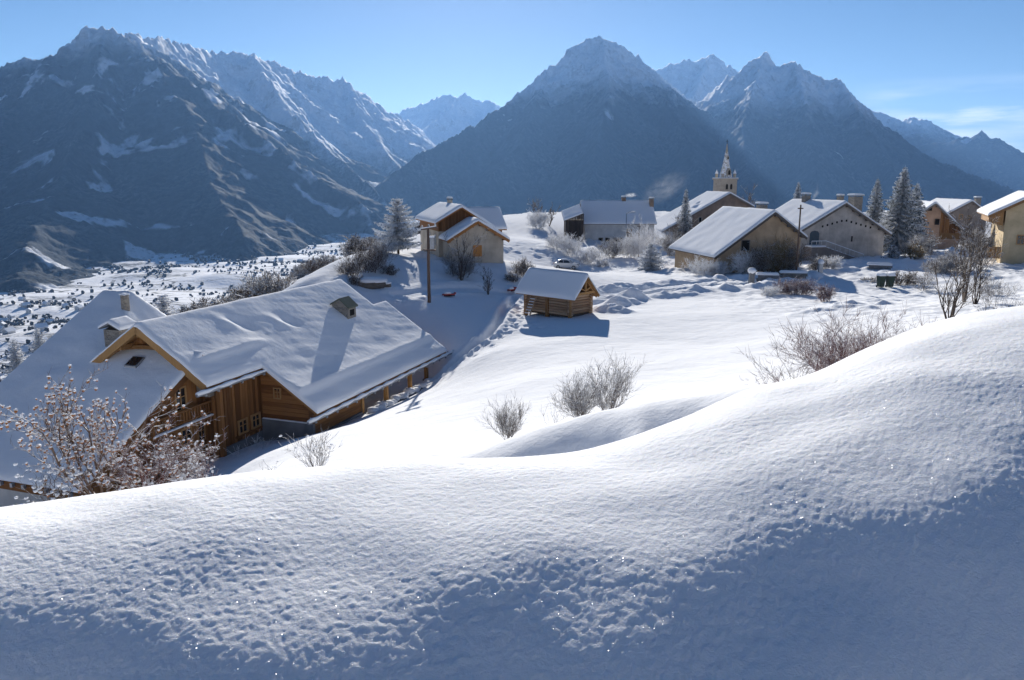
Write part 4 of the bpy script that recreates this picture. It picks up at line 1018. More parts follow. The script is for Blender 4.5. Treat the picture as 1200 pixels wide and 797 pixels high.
    for i in range(n):
        x0 = a0[0] + 2.2 + (a1[0] - a0[0] - 2.2) * i / n; x1 = a0[0] + 2.2 + (a1[0] - a0[0] - 2.2) * (i + 1) / n; zz = a0[2] + (a1[2] - a0[2]) * (i + .8) / n
        MB().box(x0, x1 - .02, -1.6, -.05, zz - .2, zz + .12).build('step', M['snow'], st)
    for i in range(12):
        x = a0[0] + i * (a1[0] - a0[0]) / 11; zz = a0[2] + max(0, (i * (a1[0] - a0[0]) / 11 - 2.2)) / (a1[0] - a0[0] - 2.2) * (a1[2] - a0[2])
        MB().box(x - .03, x + .03, -1.7, -1.64, zz, zz + .85).build('railing_post', M['whiteframe'], st)
    MB().beam((a0[0], -1.67, a0[2] + .85), (a0[0] + 2.2, -1.67, a0[2] + .85), .07, .08).build('handrail', M['snow'], st)
    MB().beam((a0[0] + 2.2, -1.67, a0[2] + .85), (a1[0], -1.67, a1[2] + .85), .07, .08).build('handrail', M['snow'], st)
    # timber gabled barn and the dark grey house behind it
    G = gabled('barn', 'pink rendered barn with reddish boards down the right half of its gable', 1098, 282, 130, 14, (1068, 255), (1097, 235.5), (1130.5, 268), 10, M['pink'], (.3, .5), .6, .3, cat='barn', rafters=5)
    t = G['t']; gp = G['gp']
    for i in range(9):
        x0 = gp(1101 + i * 2.7, 270)[0]; x1 = gp(1101 + (i + 1) * 2.7, 270)[0] - .03
        MB().prism([(x0, gp(1100, 273)[2]), (x1, gp(1100, 273)[2]), (x1, G['zu'](x1) - .1), (x0, G['zu'](x0) - .1)], -.07, -.002).build('plank', M['larch'], t)
    MB().box(gp(1101, 274)[0], gp(1126, 274)[0], -.1, -.01, gp(1100, 280)[2], gp(1100, 273)[2] - .01).build('door', M['post'], t)
    window(t, gp(1098, 260) - YY * .06, XX, ZZ, .5, .8, -YY, M['darkwood'], pane=M['dark'], mullion=False); window(t, gp(1090, 244.5), XX, ZZ, .45, .55, -YY, M['darkwood'], pane=M['dark'], mullion=False)
    G = gabled('village_house', 'dark grey house with a bright white roof, directly behind the pink barn', 1138, 278, 150, 4, (1108, 250), (1140, 233.5), (1161, 250), 14, M['dgrey'], (.3, .4), .5, .3, rafters=3)
    gwin(G, 1126, 254, .55, .8); gwin(G, 1136, 255, .5, .7); gwin(G, 1129, 268, .6, .9)
    rchim(G, 1146, 231, 3.0, .9, .8, M['stone'])
    # gold house cut by the right edge
    G = gabled('village_house', 'golden rendered house with a deep eave, at the right edge of the hamlet', 1196, 310, 88, 25, (1159, 249), (1215, 224), (1275, 255), 12, M['gold'], (1.7, .8), .8, .32, rafters=3, fasc='post')
    t = G['t']; gp = G['gp']
    gwin(G, 1196, 281, .6, .9, M['frame']); gwin(G, 1206, 281, .6, .9, M['frame'])
    u = gp(1176, 255); MB().prism([(G['xl'] + .1, u[2] - .5), (u[0] - .02, u[2] - .9), (u[0] - .02, G['zu'](u[0]) - .03), (G['xl'] + .1, G['zu'](G['xl'] + .1) - .03)], -.3, 8).build('eave_boarding', M['post'], t)
    c0 = gp(1157, 290); c1 = gp(1172, 303)
    for i in range(6):
        x = c0[0] + i * (c1[0] - c0[0]) / 6; MB().box(x + .01, x + (c1[0] - c0[0]) / 6 - .01, -.15, -.05, c1[2], c0[2] + .1).build('fence_board', M['post'], t)

    # long barn house, its long side to us
    Lx, Rx = 683.5, 770; D = 150
    base = P(727, 286, D); rz = R(2.0); ex = np.array([math.cos(rz), math.sin(rz), 0]); ey = np.array([-math.sin(rz), math.cos(rz), 0])
    t = thing('village_house', 'long grey rendered farmhouse with two smoking chimneys, eave towards us', 'house', base, rz)
    def lq(px, py, y): q = pl(px, py, base + ey * y, ey) - base; return q @ ex, q[2]
    eL = lq(Lx, 260, -.5); eR = lq(Rx, 261.5, -.5); S = .3; ze = (eL[1] + eR[1]) / 2 - S; rd = 4.6
    zr = lq(727, 234.5, rd)[1] - S; ss = (zr - ze) / (rd + .5)
    zf = lambda X, Y: np.where(Y < rd, ze + (Y + .5) * ss, zr - (Y - rd) * ss); f = lambda y: float(zf(0, np.array(y))) - .004
    x0, x1 = eL[0], eR[0]
    MB().prism([(0, -3), (2 * rd, -3), (2 * rd, f(2 * rd) - .2), (rd, f(rd) - .2), (0, f(0) - .2)], x0 + .4, x1 - .4, 'x').build('wall', M['white'], t)
    d = MB()
    for ya, yc in ((-.45, rd), (rd, 2 * rd + .45)): d.prism([(ya, f(ya) - .15), (yc, f(yc) - .15), (yc, f(yc)), (ya, f(ya))], x0 + .05, x1 - .05, 'x')
    d.build('roof', M['greywood'], t)
    snow_sheet('roof_snow', M['roofsnow'], t, zf, [(x0, x1, -.5, 2 * rd + .5)], S, .3, .3)
    for px in (704, 712, 722, 727): window(t, (lq(px, 281, 0)[0], -.005, lq(px, 281.5, 0)[1]), XX, ZZ, .7, .75, -YY, M['greywood'], pane=M['dark'], mullion=False)
    window(t, (lq(737, 272, 0)[0], -.005, lq(737, 273, 0)[1]), XX, ZZ, .8, 1.3, -YY)
    for px, py, w in ((731, 231, .75), (763.5, 232.5, .75)):
        yy = rd + .1 if px < 740 else rd - 1.2
        q = lq(px, py, yy); chimney(t, q[0], yy, zr - 1.6, q[1] - .15, w, w, M['brown'])
    SM.append(base + ex * lq(731, 229, rd)[0] + ey * rd + ZZ * (lq(731, 230, rd)[1] + .1)); SM.append(base + ex * lq(763.5, 231, rd - 1.2)[0] + ey * (rd - 1.2) + ZZ * (lq(763.5, 231, rd - 1.2)[1] + .1))
    # dark timber shed against its left end
    t = thing('shed', 'dark timber lean-to shed with a white roof against the long farmhouse', 'shed', P(672, 284, 147), R(2))
    b0 = P(672, 284, 147)
    def ls(px, py, y): q = pl(px, py, b0 + ey * y, ey) - b0; return q @ ex, q[2]
    l = ls(661, 256, -.4); r = ls(683, 247.5, -.4); wl = ls(663, 270, 0)[0]; wr = ls(684, 270, 0)[0]
    s2 = (r[1] - l[1]) / (r[0] - l[0]); zz = lambda X, Y: l[1] - .3 + (X - l[0]) * s2 + 0.28 * np.clip(Y, -1, 9)
    d = MB(); g = lambda x, y: float(zz(np.array(x), np.array(y)))
    vs = [(l[0], -.4), (r[0], -.4), (r[0], 4.5), (l[0], 4.5)]
    d.add([(x, y, g(x, y) - .15) for x, y in vs] + [(x, y, g(x, y) - .004) for x, y in vs], [(3, 2, 1, 0), (4, 5, 6, 7), (0, 1, 5, 4), (1, 2, 6, 5), (2, 3, 7, 6), (3, 0, 4, 7)]); d.build('roof', M['darkwood'], t)
    snow_sheet('roof_snow', M['roofsnow'], t, zz, [(l[0], r[0], -.45, 4.5)], .32, .25, .25)
    n = 12
    MB().box(wl + .05, wr, .06, 4, -3, g(wl, 0) - .2).build('wall', M['darkwood'], t)
    for i in range(n):
        xa = wl + (wr - wl) * i / n; xb = wl + (wr - wl) * (i + 1) / n - .03
        MB().prism([(xa, -3), (xb, -3), (xb, g(xb, 0) - .2), (xa, g(xa, 0) - .2)], 0, .058).build('plank', M['darkwood'], t)
    MB().box(wl - .1, wr, -.12, -.002, .75, .95).build('rail', M['greywood'], t)

    # church
    G = gabled('church', 'village church with a broad snowy nave roof and a stone tower with a steep spire', 830, 268, 165, -13, (776, 269.5), (856, 224.5), (884, 240), 9.5, M['brown'], (.8, .4), .7, .34, cat='church', rafters=0, fasc='greywood',
                nosnow=lambda X, Y: -.45 * (np.exp(-((X + 1.6) / .55) ** 2 - ((Y - 2.6) / .75) ** 2)) - .42 * np.exp(-((X + 5.6) / .35) ** 2 - ((Y - 2.2) / .3) ** 2) - .42 * np.exp(-((X + .3) / .35) ** 2 - ((Y - 4.4) / .35) ** 2) - .4 * np.exp(-((X + 3.4) / .3) ** 2 - ((Y - 4.0) / .35) ** 2))
    t = G['t']; gwin(G, 820.5, 257.5, .55, .95, M['churchstone'], mullion=False, pane=M['dark'])
    base, ex, ey = G['base'], G['ex'], G['ey']
    yT = 13.0
    def lt(px, py): q = pl(px, py, base + ey * yT, ey) - base; return q @ ex, q[2]
    xa, zt = lt(842.5, 210.5); xb, _ = lt(867, 210.5); z0 = lt(850, 262)[1]; xm = (xa + xb) / 2; w = (xb - xa) * .75; xa, xb = xm - w / 2, xm + w / 2
    tw = MB().box(xa, xb, yT, yT + w, z0, zt).build('tower', M['churchstone'], t)
    MB().box(xa - .2, xb + .2, yT - .2, yT + w + .2, zt + .003, zt + .28).build('cornice', M['churchstone'], tw)
    snow_sheet('snow_ledge', M['snow'], tw, lambda X, Y: zt + .28 + 0 * X, [(xa - .22, xb + .22, yT - .22, yT + w + .22)], .14, .3, .15)
    apex = lt(856, 168)[1]; zb = zt + .30
    def frust(x, y, r0, r1, za, zc, n, mm, nm, par, rot=0.0):
        b = MB(); vs = []
        for zz_, rr in ((za, r0), (zc, r1)):
            for k in range(n): a = 2 * math.pi * k / n + rot; vs.append((x + rr * math.cos(a), y + rr * math.sin(a), zz_))
        b.add(vs, [tuple(range(n))[::-1], tuple(range(n, 2 * n))] + [(k, (k + 1) % n, n + (k + 1) % n, n + k) for k in range(n)])
        return b.build(nm, mm, par)
    ym = yT + w / 2; hz = apex - zb
    sp = frust(xm, ym, w * .39, w * .20, zb, zb + hz * .38, 8, M['churchspire'], 'spire', t, math.pi / 8)
    frust(xm, ym, w * .20, w * .075, zb + hz * .38, zb + hz * .76, 8, M['churchspire'], 'upper_spire', sp, math.pi / 8)
    frust(xm, ym, w * .075, w * .015, zb + hz * .76, zb + hz, 8, M['churchstone'], 'spire_tip', sp, math.pi / 8)
    MB().box(xm - .04, xm + .04, ym - .04, ym + .04, zb + hz, zb + hz + .9).box(xm - .25, xm + .25, ym - .04, ym + .04, zb + hz + .5, zb + hz + .58).build('cross', M['dark'], sp)
    for sx in (0, 1):
        for sy in (0, 1):
            cx = xa + .45 + sx * (w - .9); cyy = yT + .45 + sy * (w - .9)
            pn = frust(cx, cyy, .34, .32, zb - .05, zb + 1.0, 4, M['churchstone'], 'pinnacle', tw, math.pi / 4); frust(cx, cyy, .4, .03, zb + 1.003, zb + 1.9, 4, M['snow'], 'pinnacle_cap', pn, math.pi / 4)
    # dormers on the spire and twin belfry openings
    for (dx, dz_, s) in ((0, hz * .10, 1.0), (0, hz * .55, .55)):
        yy = ym - w * (.36 if dz_ < hz * .3 else .14)
        dm = MB().prism([(xm - .42 * s, zb + dz_ - .1), (xm + .42 * s, zb + dz_ - .1), (xm + .42 * s, zb + dz_ + .85 * s), (xm, zb + dz_ + 1.45 * s), (xm - .42 * s, zb + dz_ + .85 * s)], yy - .32, yy + .8).build('dormer', M['churchstone'], sp)
        MB().prism([(xm - .27 * s, zb + dz_), (xm + .27 * s, zb + dz_), (xm + .27 * s, zb + dz_ + .75 * s), (xm, zb + dz_ + 1.1 * s), (xm - .27 * s, zb + dz_ + .75 * s)], yy - .335, yy - .322).build('opening', M['dark'], dm)
    def arch(par, x, za, hh, ww, y): 
        MB().prism([(x - ww / 2, za), (x + ww / 2, za), (x + ww / 2, za + hh * .75), (x + ww * .3, za + hh * .93), (x, za + hh), (x - ww * .3, za + hh * .93), (x - ww / 2, za + hh * .75)], y - .02, y + .02).build('belfry_opening', M['dark'], par)
    for px in (850.5, 857.5): arch(tw, xm + (px - 854) * .15, lt(px, 222)[1], lt(px, 215.5)[1] - lt(px, 222)[1], .55, yT - .01)
    x = xb + .01; q = MB().prism([(yT + w * .3, zt - 2.2), (yT + w * .3 + .6, zt - 2.2), (yT + w * .3 + .6, zt - 1.0), (yT + w * .3 + .3, zt - .7), (yT + w * .3, zt - 1.0)], x - .02, x + .015, 'x'); q.build('belfry_opening', M['dark'], tw)
SM = []
M['churchspire'] = twig_mat('spire_stone', (0.32, 0.27, 0.21), (0.42, 0.36, 0.29), 0.48, 0.36)
hamlet()

# ------------------------------------------------------------------ car, poles and small things
def car():
    c = hit(664, 315); t = thing('parked_car', 'silver hatchback parked on the snowy lane behind the granary', 'car', c + ZZ * .0, R(-14))
    L, W = 3.9, 1.62
    # body side profile, front to the right
    prof = [(-1.95, .32), (-1.93, .78), (-1.80, .95), (-1.55, 1.02), (-1.28, 1.36), (-.95, 1.47), (.1, 1.47), (.45, 1.36), (1.02, .96), (1.72, .84), (1.92, .66), (1.95, .34), (1.6, .26), (-1.6, .26)]
    b = MB(); n = len(prof); ys = [(-W / 2, 1), (-W / 2 + .0, 1)]
    vs = []
    for y, sgn in ((-W / 2, -1), (W / 2, 1)):
        for x, z_ in prof: vs.append((x, y * (1 - .16 * max(0, z_ - .95) / .5), z_))
    for i in range(n): pass
    b.add(vs, [tuple(range(n))[::-1], tuple(range(n, 2 * n))] + [(i, (i + 1) % n, n + (i + 1) % n, n + i) for i in range(n)])
    body = b.build('body', M['carpaint'], t)
    m = body.modifiers.new('round', 'BEVEL'); m.width = .05; m.segments = 2; m.limit_method = 'ANGLE'
    for sg in (-1, 1):
        yy = lambda z_: sg * (W / 2 * (1 - .16 * max(0, z_ - .95) / .5) + .006)
        for poly in ([(-1.2, 1.0), (-.42, 1.0), (-.42, 1.38), (-.92, 1.38)], [(-.34, 1.0), (.72, 1.0), (.36, 1.33), (.02, 1.38), (-.34, 1.38)]):
            q = MB().add([(x, yy(z_), z_) for x, z_ in poly], [tuple(range(len(poly)))]); q.build('side_window', M['glass'], t)
        for x in (-1.2, 1.22):
            wl = MB().tube([(x, sg * (W / 2 - .18), .3), (x, sg * (W / 2 + .015), .3)], .31, 16).build('wheel', M['tyre'], t)
            MB().tube([(x, sg * (W / 2 - .05), .3), (x, sg * (W / 2 + .025), .3)], .19, 12).build('rim', M['zinc'], wl)
        MB().box(1.80, 1.90, sg * .62 - .12, sg * .62 + .12, .68, .80).build('headlight', M['glass'], t); MB().box(-1.95, -1.86, sg * .66 - .08, sg * .66 + .08, .74, .96).build('tail_light', M['lamp'], t)
        MB().box(.62, .78, sg * .92 - .08, sg * .92 + .08, .98, 1.1).build('mirror', M['carpaint'], t)
    MB().add([(1.0, -.66, .985), (1.0, .66, .985), (.47, .60, 1.36), (.47, -.60, 1.36)], [(0, 1, 2, 3)]).build('windscreen', M['glass'], t)
    MB().add([(-1.56, -.64, 1.04), (-1.56, .64, 1.04), (-1.30, .60, 1.345), (-1.30, -.60, 1.345)], [(0, 1, 2, 3)]).build('rear_window', M['glass'], t)
    snow_sheet('roof_snow', M['snow'], t, lambda X, Y: 1.475 + 0 * X, [(-.9, .15, -.58, .58)], .08, .15, .15)
    t.scale = (.88, .88, .88)
    return t
car()
def utility_pole():
    c = P(503, 352, 66); c[2] = float(ground(np.array([c[0]]), np.array([c[1]]))[0]); hgt = P(502, 264, 66)[2] - c[2]
    t = thing('utility_pole', 'tall brown timber utility pole with a snowy crossarm, on the slope below the tan house', 'utility pole', c)
    MB().tube([(0, 0, -.4), (0, 0, hgt * .5), (0.03, 0, hgt)], [.15, .13, .10], 10).build('shaft', M['pole'], t, smooth=True)
    a = MB().beam((-.55, 0, hgt - .35), (.75, -.1, hgt - .15), .12, .14).build('crossarm', M['pole'], t)
    MB().beam((-.4, 0, hgt - 2.0), (.62, 0, hgt - 2.05), .1, .12).build('crossarm', M['pole'], t)
    MB().box(.18, .5, -.18, .15, hgt - 1.95, hgt - 1.0).build('junction_box', M['zinc'], t); MB().box(.14, .54, -.22, .19, hgt - 1.0, hgt - .86).build('box_snow', M['snow'], t)
    for i, x in enumerate((-.45, .1, .62)):
        z_ = hgt - .33 + (x + .55) * .154 + .12; MB().tube([(x, 0, z_ - .05), (x, 0, z_ + .12), (x, 0, z_ + .2)], [.05, .08, .03], 8).build('insulator', M['whiteframe'], a)
    MB().beam((-.5, 0, hgt - .25), (.7, -.1, hgt - .05), .16, .08).build('arm_snow', M['snow'], a)
utility_pole()
def post_with(name, label, cat, px, py, top, D, r, mat, arm=None, lamp=False):
    c = P(px, py, D); c[2] = float(ground(np.array([c[0]]), np.array([c[1]]))[0]); hgt = P(px, top, D)[2] - c[2]
    t = thing(name, label, cat, c)
    MB().tube([(0, 0, -.4), (0, 0, hgt)], [r, r * .75], 8).build('shaft', mat, t, smooth=True)
    if lamp:
        MB().tube([(0, 0, hgt - .1), (.3, 0, hgt + .15), (.8, 0, hgt + .2)], .05, 6).build('arm', mat, t); MB().beam((.7, 0, hgt + .16), (1.35, 0, hgt + .22), .22, .12).build('lamp_head', M['zinc'], t); MB().beam((.7, 0, hgt + .25), (1.3, 0, hgt + .31), .2, .08).build('lamp_snow', M['snow'], t)
    else:
        MB().box(-.3, .3, -.05, .05, hgt - .45, hgt - .33).build('crossarm', mat, t)
    return t
post_with('street_lamp', 'slim grey street lamp in front of the long farmhouse', 'street lamp', 733, 298, 250, 125, .09, M['zinc'], lamp=True)
post_with('utility_pole', 'thin weathered timber pole standing before the right end of the ochre house', 'utility pole', 933, 318, 240, 88, .11, M['pole'])
post_with('utility_pole', 'short bare pole among the shrubs at the right end of the long farmhouse', 'utility pole', 748, 301, 262, 122, .07, M['pole'])

def boulder(px, py, s, label, D=None):
    c = hit(px, py) if D is None else at(px, D)
    t = thing('boulder', label, 'boulder', c); b = MB(); rnd = random.Random(px)
    b.blob((0, 0, .1 * s), s * .6, 2, .22, (1.5, .9, .55), rnd); b.build('rock', M['rock'], t); b = MB(); b.blob((0.1 * s, .05, .36 * s), s * .62, 2, .10, (1.45, .95, .34), rnd); b.build('snow_cap', M['snow'], t, smooth=True)
boulder(434, 336, 1.5, 'dark boulder with a thick snow cap behind the chalet ridge')
boulder(447, 336, .9, 'smaller snow capped rock beside the dark boulder')
# row of snow capped logs and stones under the carport
for i in range(15):
    v = 7.55 + .12 * math.sin(i * 2.3); u = 9.6 + i * .62; p = chw(v, u, 0); rnd = random.Random(i)
    p[2] = PK[2] - 7.0 - .01 * i
    t = thing('boulder', 'snow capped stone in the row along the foot of the carport posts', 'stone', p, rnd.uniform(0, 3), 'snow capped stones edging the carport')
    s = rnd.uniform(.34, .5); b = MB(); b.blob((0, 0, .05), s, 1, .2, (1.0, .8, .8), rnd); b.build('rock', M['rock'], t); b = MB(); b.blob((0, 0, s * .62), s * .85, 2, .1, (1.05, .9, .55), rnd); b.build('snow_cap', M['snow'], t, smooth=True)
# posts with snow caps, bins and the small red sledges
def capped_post(px, py, w, hgt, mat, label, name='post', cat='post', D=None):
    c = hit(px, py) if D is None else at(px, D); t = thing(name, label, cat, c); MB().box(-w / 2, w / 2, -w / 2, w / 2, -.3, hgt).build('shaft', mat, t)
    b = MB(); b.blob((0, 0, hgt + .12), w * .9, 2, .08, (1, 1, .8)); b.build('snow_cap', M['snow'], t, smooth=True)
    return t
capped_post(880.5, 332, .5, 1.2, M['concrete'], 'concrete gate post with a round snow cap by the lane', 'gate_post', 'gate post')
capped_post(961, 322, .42, 1.35, M['white'], 'pale stone post caked in snow below the outside stair', 'stone_post', 'stone post')
def bins():
    c = hit(1036, 337); 
    for dx, lab in ((-.38, 'dark green wheeled bin left of the snowy gap beside the lane'), (.52, 'dark green wheeled bin right of the snowy gap beside the lane')):
        t = thing('wheeled_bin', lab, 'bin', c + np.array([dx, 0, 0]), R(8), 'pair of green bins')
        MB().add([(-.24, -.26, .08), (.24, -.26, .08), (.24, .22, .08), (-.24, .22, .08), (-.31, -.34, 1.1), (.31, -.34, 1.1), (.31, .3, 1.1), (-.31, .3, 1.1)], [(3, 2, 1, 0), (4, 5, 6, 7), (0, 1, 5, 4), (1, 2, 6, 5), (2, 3, 7, 6), (3, 0, 4, 7)]).build('body', M['bin'], t)
        MB().prism([(-.37, 1.103), (.33, 1.103), (.33, 1.14), (-.2, 1.22), (-.37, 1.16)], -.33, .33, 'x').build('lid', M['bin'], t)
        for sx in (-.22, .22): MB().tube([(sx - .04, .26, .1), (sx + .04, .26, .1)], .11, 10).build('wheel', M['tyre'], t)
        snow_sheet('snow_cap', M['snow'], t, lambda X, Y: 1.17 + 0 * X, [(-.34, .34, -.36, .33)], .28, .1, .14)
bins()
def sledge(px, py, label, rz):
    c = hit(px, py); t = thing('sledge', label, 'sledge', c + ZZ * .12, rz)
    MB().prism([(-.55, 0), (.5, 0), (.62, .16), (.58, .2), (.46, .07), (-.55, .07)], -.24, .24).build('tray', M['red'], t)
    for s in (-.2, .2): MB().box(-.5, .5, s - .03, s + .03, -.1, -.002).build('runner', M['dark'], t)
    b = MB(); b.blob((-.1, 0, .14), .3, 2, .15, (1.2, .7, .45)); b.build('snow', M['snow'], t, smooth=True)
sledge(526, 347, 'red sledge lying in the shaded snow right of the utility pole', R(20)); sledge(600, 341, 'red sledge with snow on it at the top of the trodden path', R(60))
def garden_wall(px0, px1, py, hgt, label, mat):
    a = hit(px0, py); b = hit(px1, py); t = thing('garden_wall', label, 'wall', a, math.atan2(b[1] - a[1], b[0] - a[0])); L = float(np.hypot(*(b - a)[:2]))
    n = max(3, int(L / .55))
    for row in range(2):
        for i in range(n):
            x0 = L * (i + (row * .5) % 1 - .25 * row) / n; rnd = random.Random(i + 99 * row); b_ = MB(); b_.box(x0 + .01, x0 + L / n - .02, -.22 - rnd.uniform(0, .05), .2, row * hgt * .5 - (.3 if row == 0 else 0), (row + 1) * hgt * .5 - .02); b_.build('stone', mat, t)
    snow_sheet('snow_cap', M['snow'], t, lambda X, Y: hgt - .02 + 0 * X, [(-.05, L + .1, -.28, .26)], .3, .15, .2)
garden_wall(886, 911, 330, .75, 'low pale stone wall with a thick rounded snow cap beside the gate post', M['concrete'])
garden_wall(914, 944, 327, .7, 'low dark stone wall between the pale wall and the lane', M['stone'])
garden_wall(1016, 1044, 316, .6, 'low snow covered wall below the tall spruces', M['concrete'])
# ------------------------------------------------------------------ plants
def tubes_np(A, B, ra, rb, n=3):
    A = np.asarray(A, float); B = np.asarray(B, float); ra = np.asarray(ra, float); rb = np.asarray(rb, float)
    d = B - A; d /= np.linalg.norm(d, axis=1, keepdims=True) + 1e-9
    h = np.where(np.abs(d[:, 2:3]) > .9, np.array([[1.0, .1, 0]]), np.array([[.1, .2, 1.0]]))
    x = np.cross(d, h); x /= np.linalg.norm(x, axis=1, keepdims=True); y = np.cross(d, x)
    V = []
    for P_, r_ in ((A, ra), (B, rb)):
        for k in range(n):
            a = 2 * math.pi * k / n + .5; V.append(P_ + r_[:, None] * (math.cos(a) * x + math.sin(a) * y))
    V = np.stack(V, 1); N = len(A); off = (np.arange(N) * 2 * n)[:, None]
    Fs = [off + np.array([[k, (k + 1) % n, n + (k + 1) % n, n + k]]) for k in range(n)]
    return V.reshape(-1, 3), np.concatenate(Fs)
def grow(seed, stems, height, spread, levels=3, kids=5, seg=4, r0=.02, curve=.25, up=.5, wob=.28, ratio=.55, base_r=.1, angle=.8, lean=(0, 0)):
    """bush skeleton: returns segment arrays and the twig tips"""
    rnd = random.Random(seed); A = []; B = []; RA = []; RB = []; tips = []
    def branch(p, d, L, r, lv):
        n = seg if lv < levels else 2; st = L / n; pts = [p]
        for i in range(n):
            d = d + np.array([rnd.gauss(0, wob), rnd.gauss(0, wob), rnd.gauss(0, wob * .6) + up * .18]); d /= np.linalg.norm(d)
            q = p + d * st; f0 = 1 - .75 * i / n; f1 = 1 - .75 * (i + 1) / n
            A.append(p); B.append(q); RA.append(r * f0); RB.append(r * f1); p = q; pts.append((p, d.copy()))
        if lv >= levels: tips.append((p, d)); return
        for k in range(kids):
            i = rnd.randint(1 if lv else 1, n); q, dd = pts[i]
            a = np.array([rnd.gauss(0, 1), rnd.gauss(0, 1), rnd.gauss(0, .7)]); a -= dd * (a @ dd); a /= np.linalg.norm(a) + 1e-6
            nd = dd * math.cos(angle) + a * math.sin(angle); nd /= np.linalg.norm(nd)
            branch(q, nd, L * ratio * rnd.uniform(.65, 1.15), max(r * .5, .0035), lv + 1)
        tips.append((p, d))
    for s in range(stems):
        a = rnd.uniform(0, 2 * math.pi); t = spread * math.sqrt(rnd.uniform(.02, 1)); d = np.array([math.cos(a) * t + lean[0], math.sin(a) * t + lean[1], 1.0]); d /= np.linalg.norm(d)
        b = np.array([math.cos(a) * base_r * rnd.random(), math.sin(a) * base_r * rnd.random(), -.15])
        branch(b, d, height * rnd.uniform(.7, 1.05), r0 * rnd.uniform(.7, 1.1), 0)
    return np.array(A), np.array(B), np.array(RA), np.array(RB), tips
def blobs_np(C, Rr, seed=0, sub=1, sq=(1.1, 1.1, .68), jit=.28):
    vs, fs = ICO[sub]; vs = np.array(vs); fs = np.array(fs); g = np.random.default_rng(seed); C = np.asarray(C, float); Rr = np.asarray(Rr, float); n = len(C)
    V = vs[None] * (1 + g.uniform(-jit, jit, (n, len(vs), 1))) * np.array(sq)[None, None] * Rr[:, None, None] + C[:, None]
    return V.reshape(-1, 3), (fs[None] + (np.arange(n) * len(vs))[:, None, None]).reshape(-1, 3)
def bush(c, label, mat, cat='shrub', name='shrub', group=None, clumps=0, clump_r=.05, pods=False, scale=1.0, thin=1.0, rz=None, **g):
    t = thing(name, label, cat, c, 0 if rz is None else rz, group)
    A, B, ra, rb, tips = grow(**g); rm = .00013 * math.hypot(c[0], c[1]) if c[2] > -400 else .03; V, Fq = tubes_np(A, B, np.maximum(ra * thin, rm), np.maximum(rb * thin, rm * .8))
    mesh_np('branches', V, Fq, M[mat], False, t)
    if clumps:
        rnd = random.Random(g['seed'] + 5); ti = tips if clumps >= len(tips) else rnd.sample(tips, clumps); C = []; Rr = []; PC = []
        for p, d in ti:
            r = clump_r * rnd.uniform(.6, 1.35); C.append(p + np.array([0, 0, r * .55])); Rr.append(r); PC.append((p + np.array([0, 0, -r * .25]), r * .95))
            if rnd.random() < .35: C.append(p + np.array([rnd.gauss(0, r), rnd.gauss(0, r), r * .3])); Rr.append(r * .7)
        V, Fq = blobs_np(C, Rr, g['seed']); mesh_np('snow_clumps', V, Fq, M['snow'], True, t, 'stuff')
        if pods: V, Fq = blobs_np([q for q, _ in PC], [r for _, r in PC], g['seed'] + 1, 1, (.9, .9, 1.15)); mesh_np('seed_pods', V, Fq, M['pod'], True, t, 'stuff')
    return t
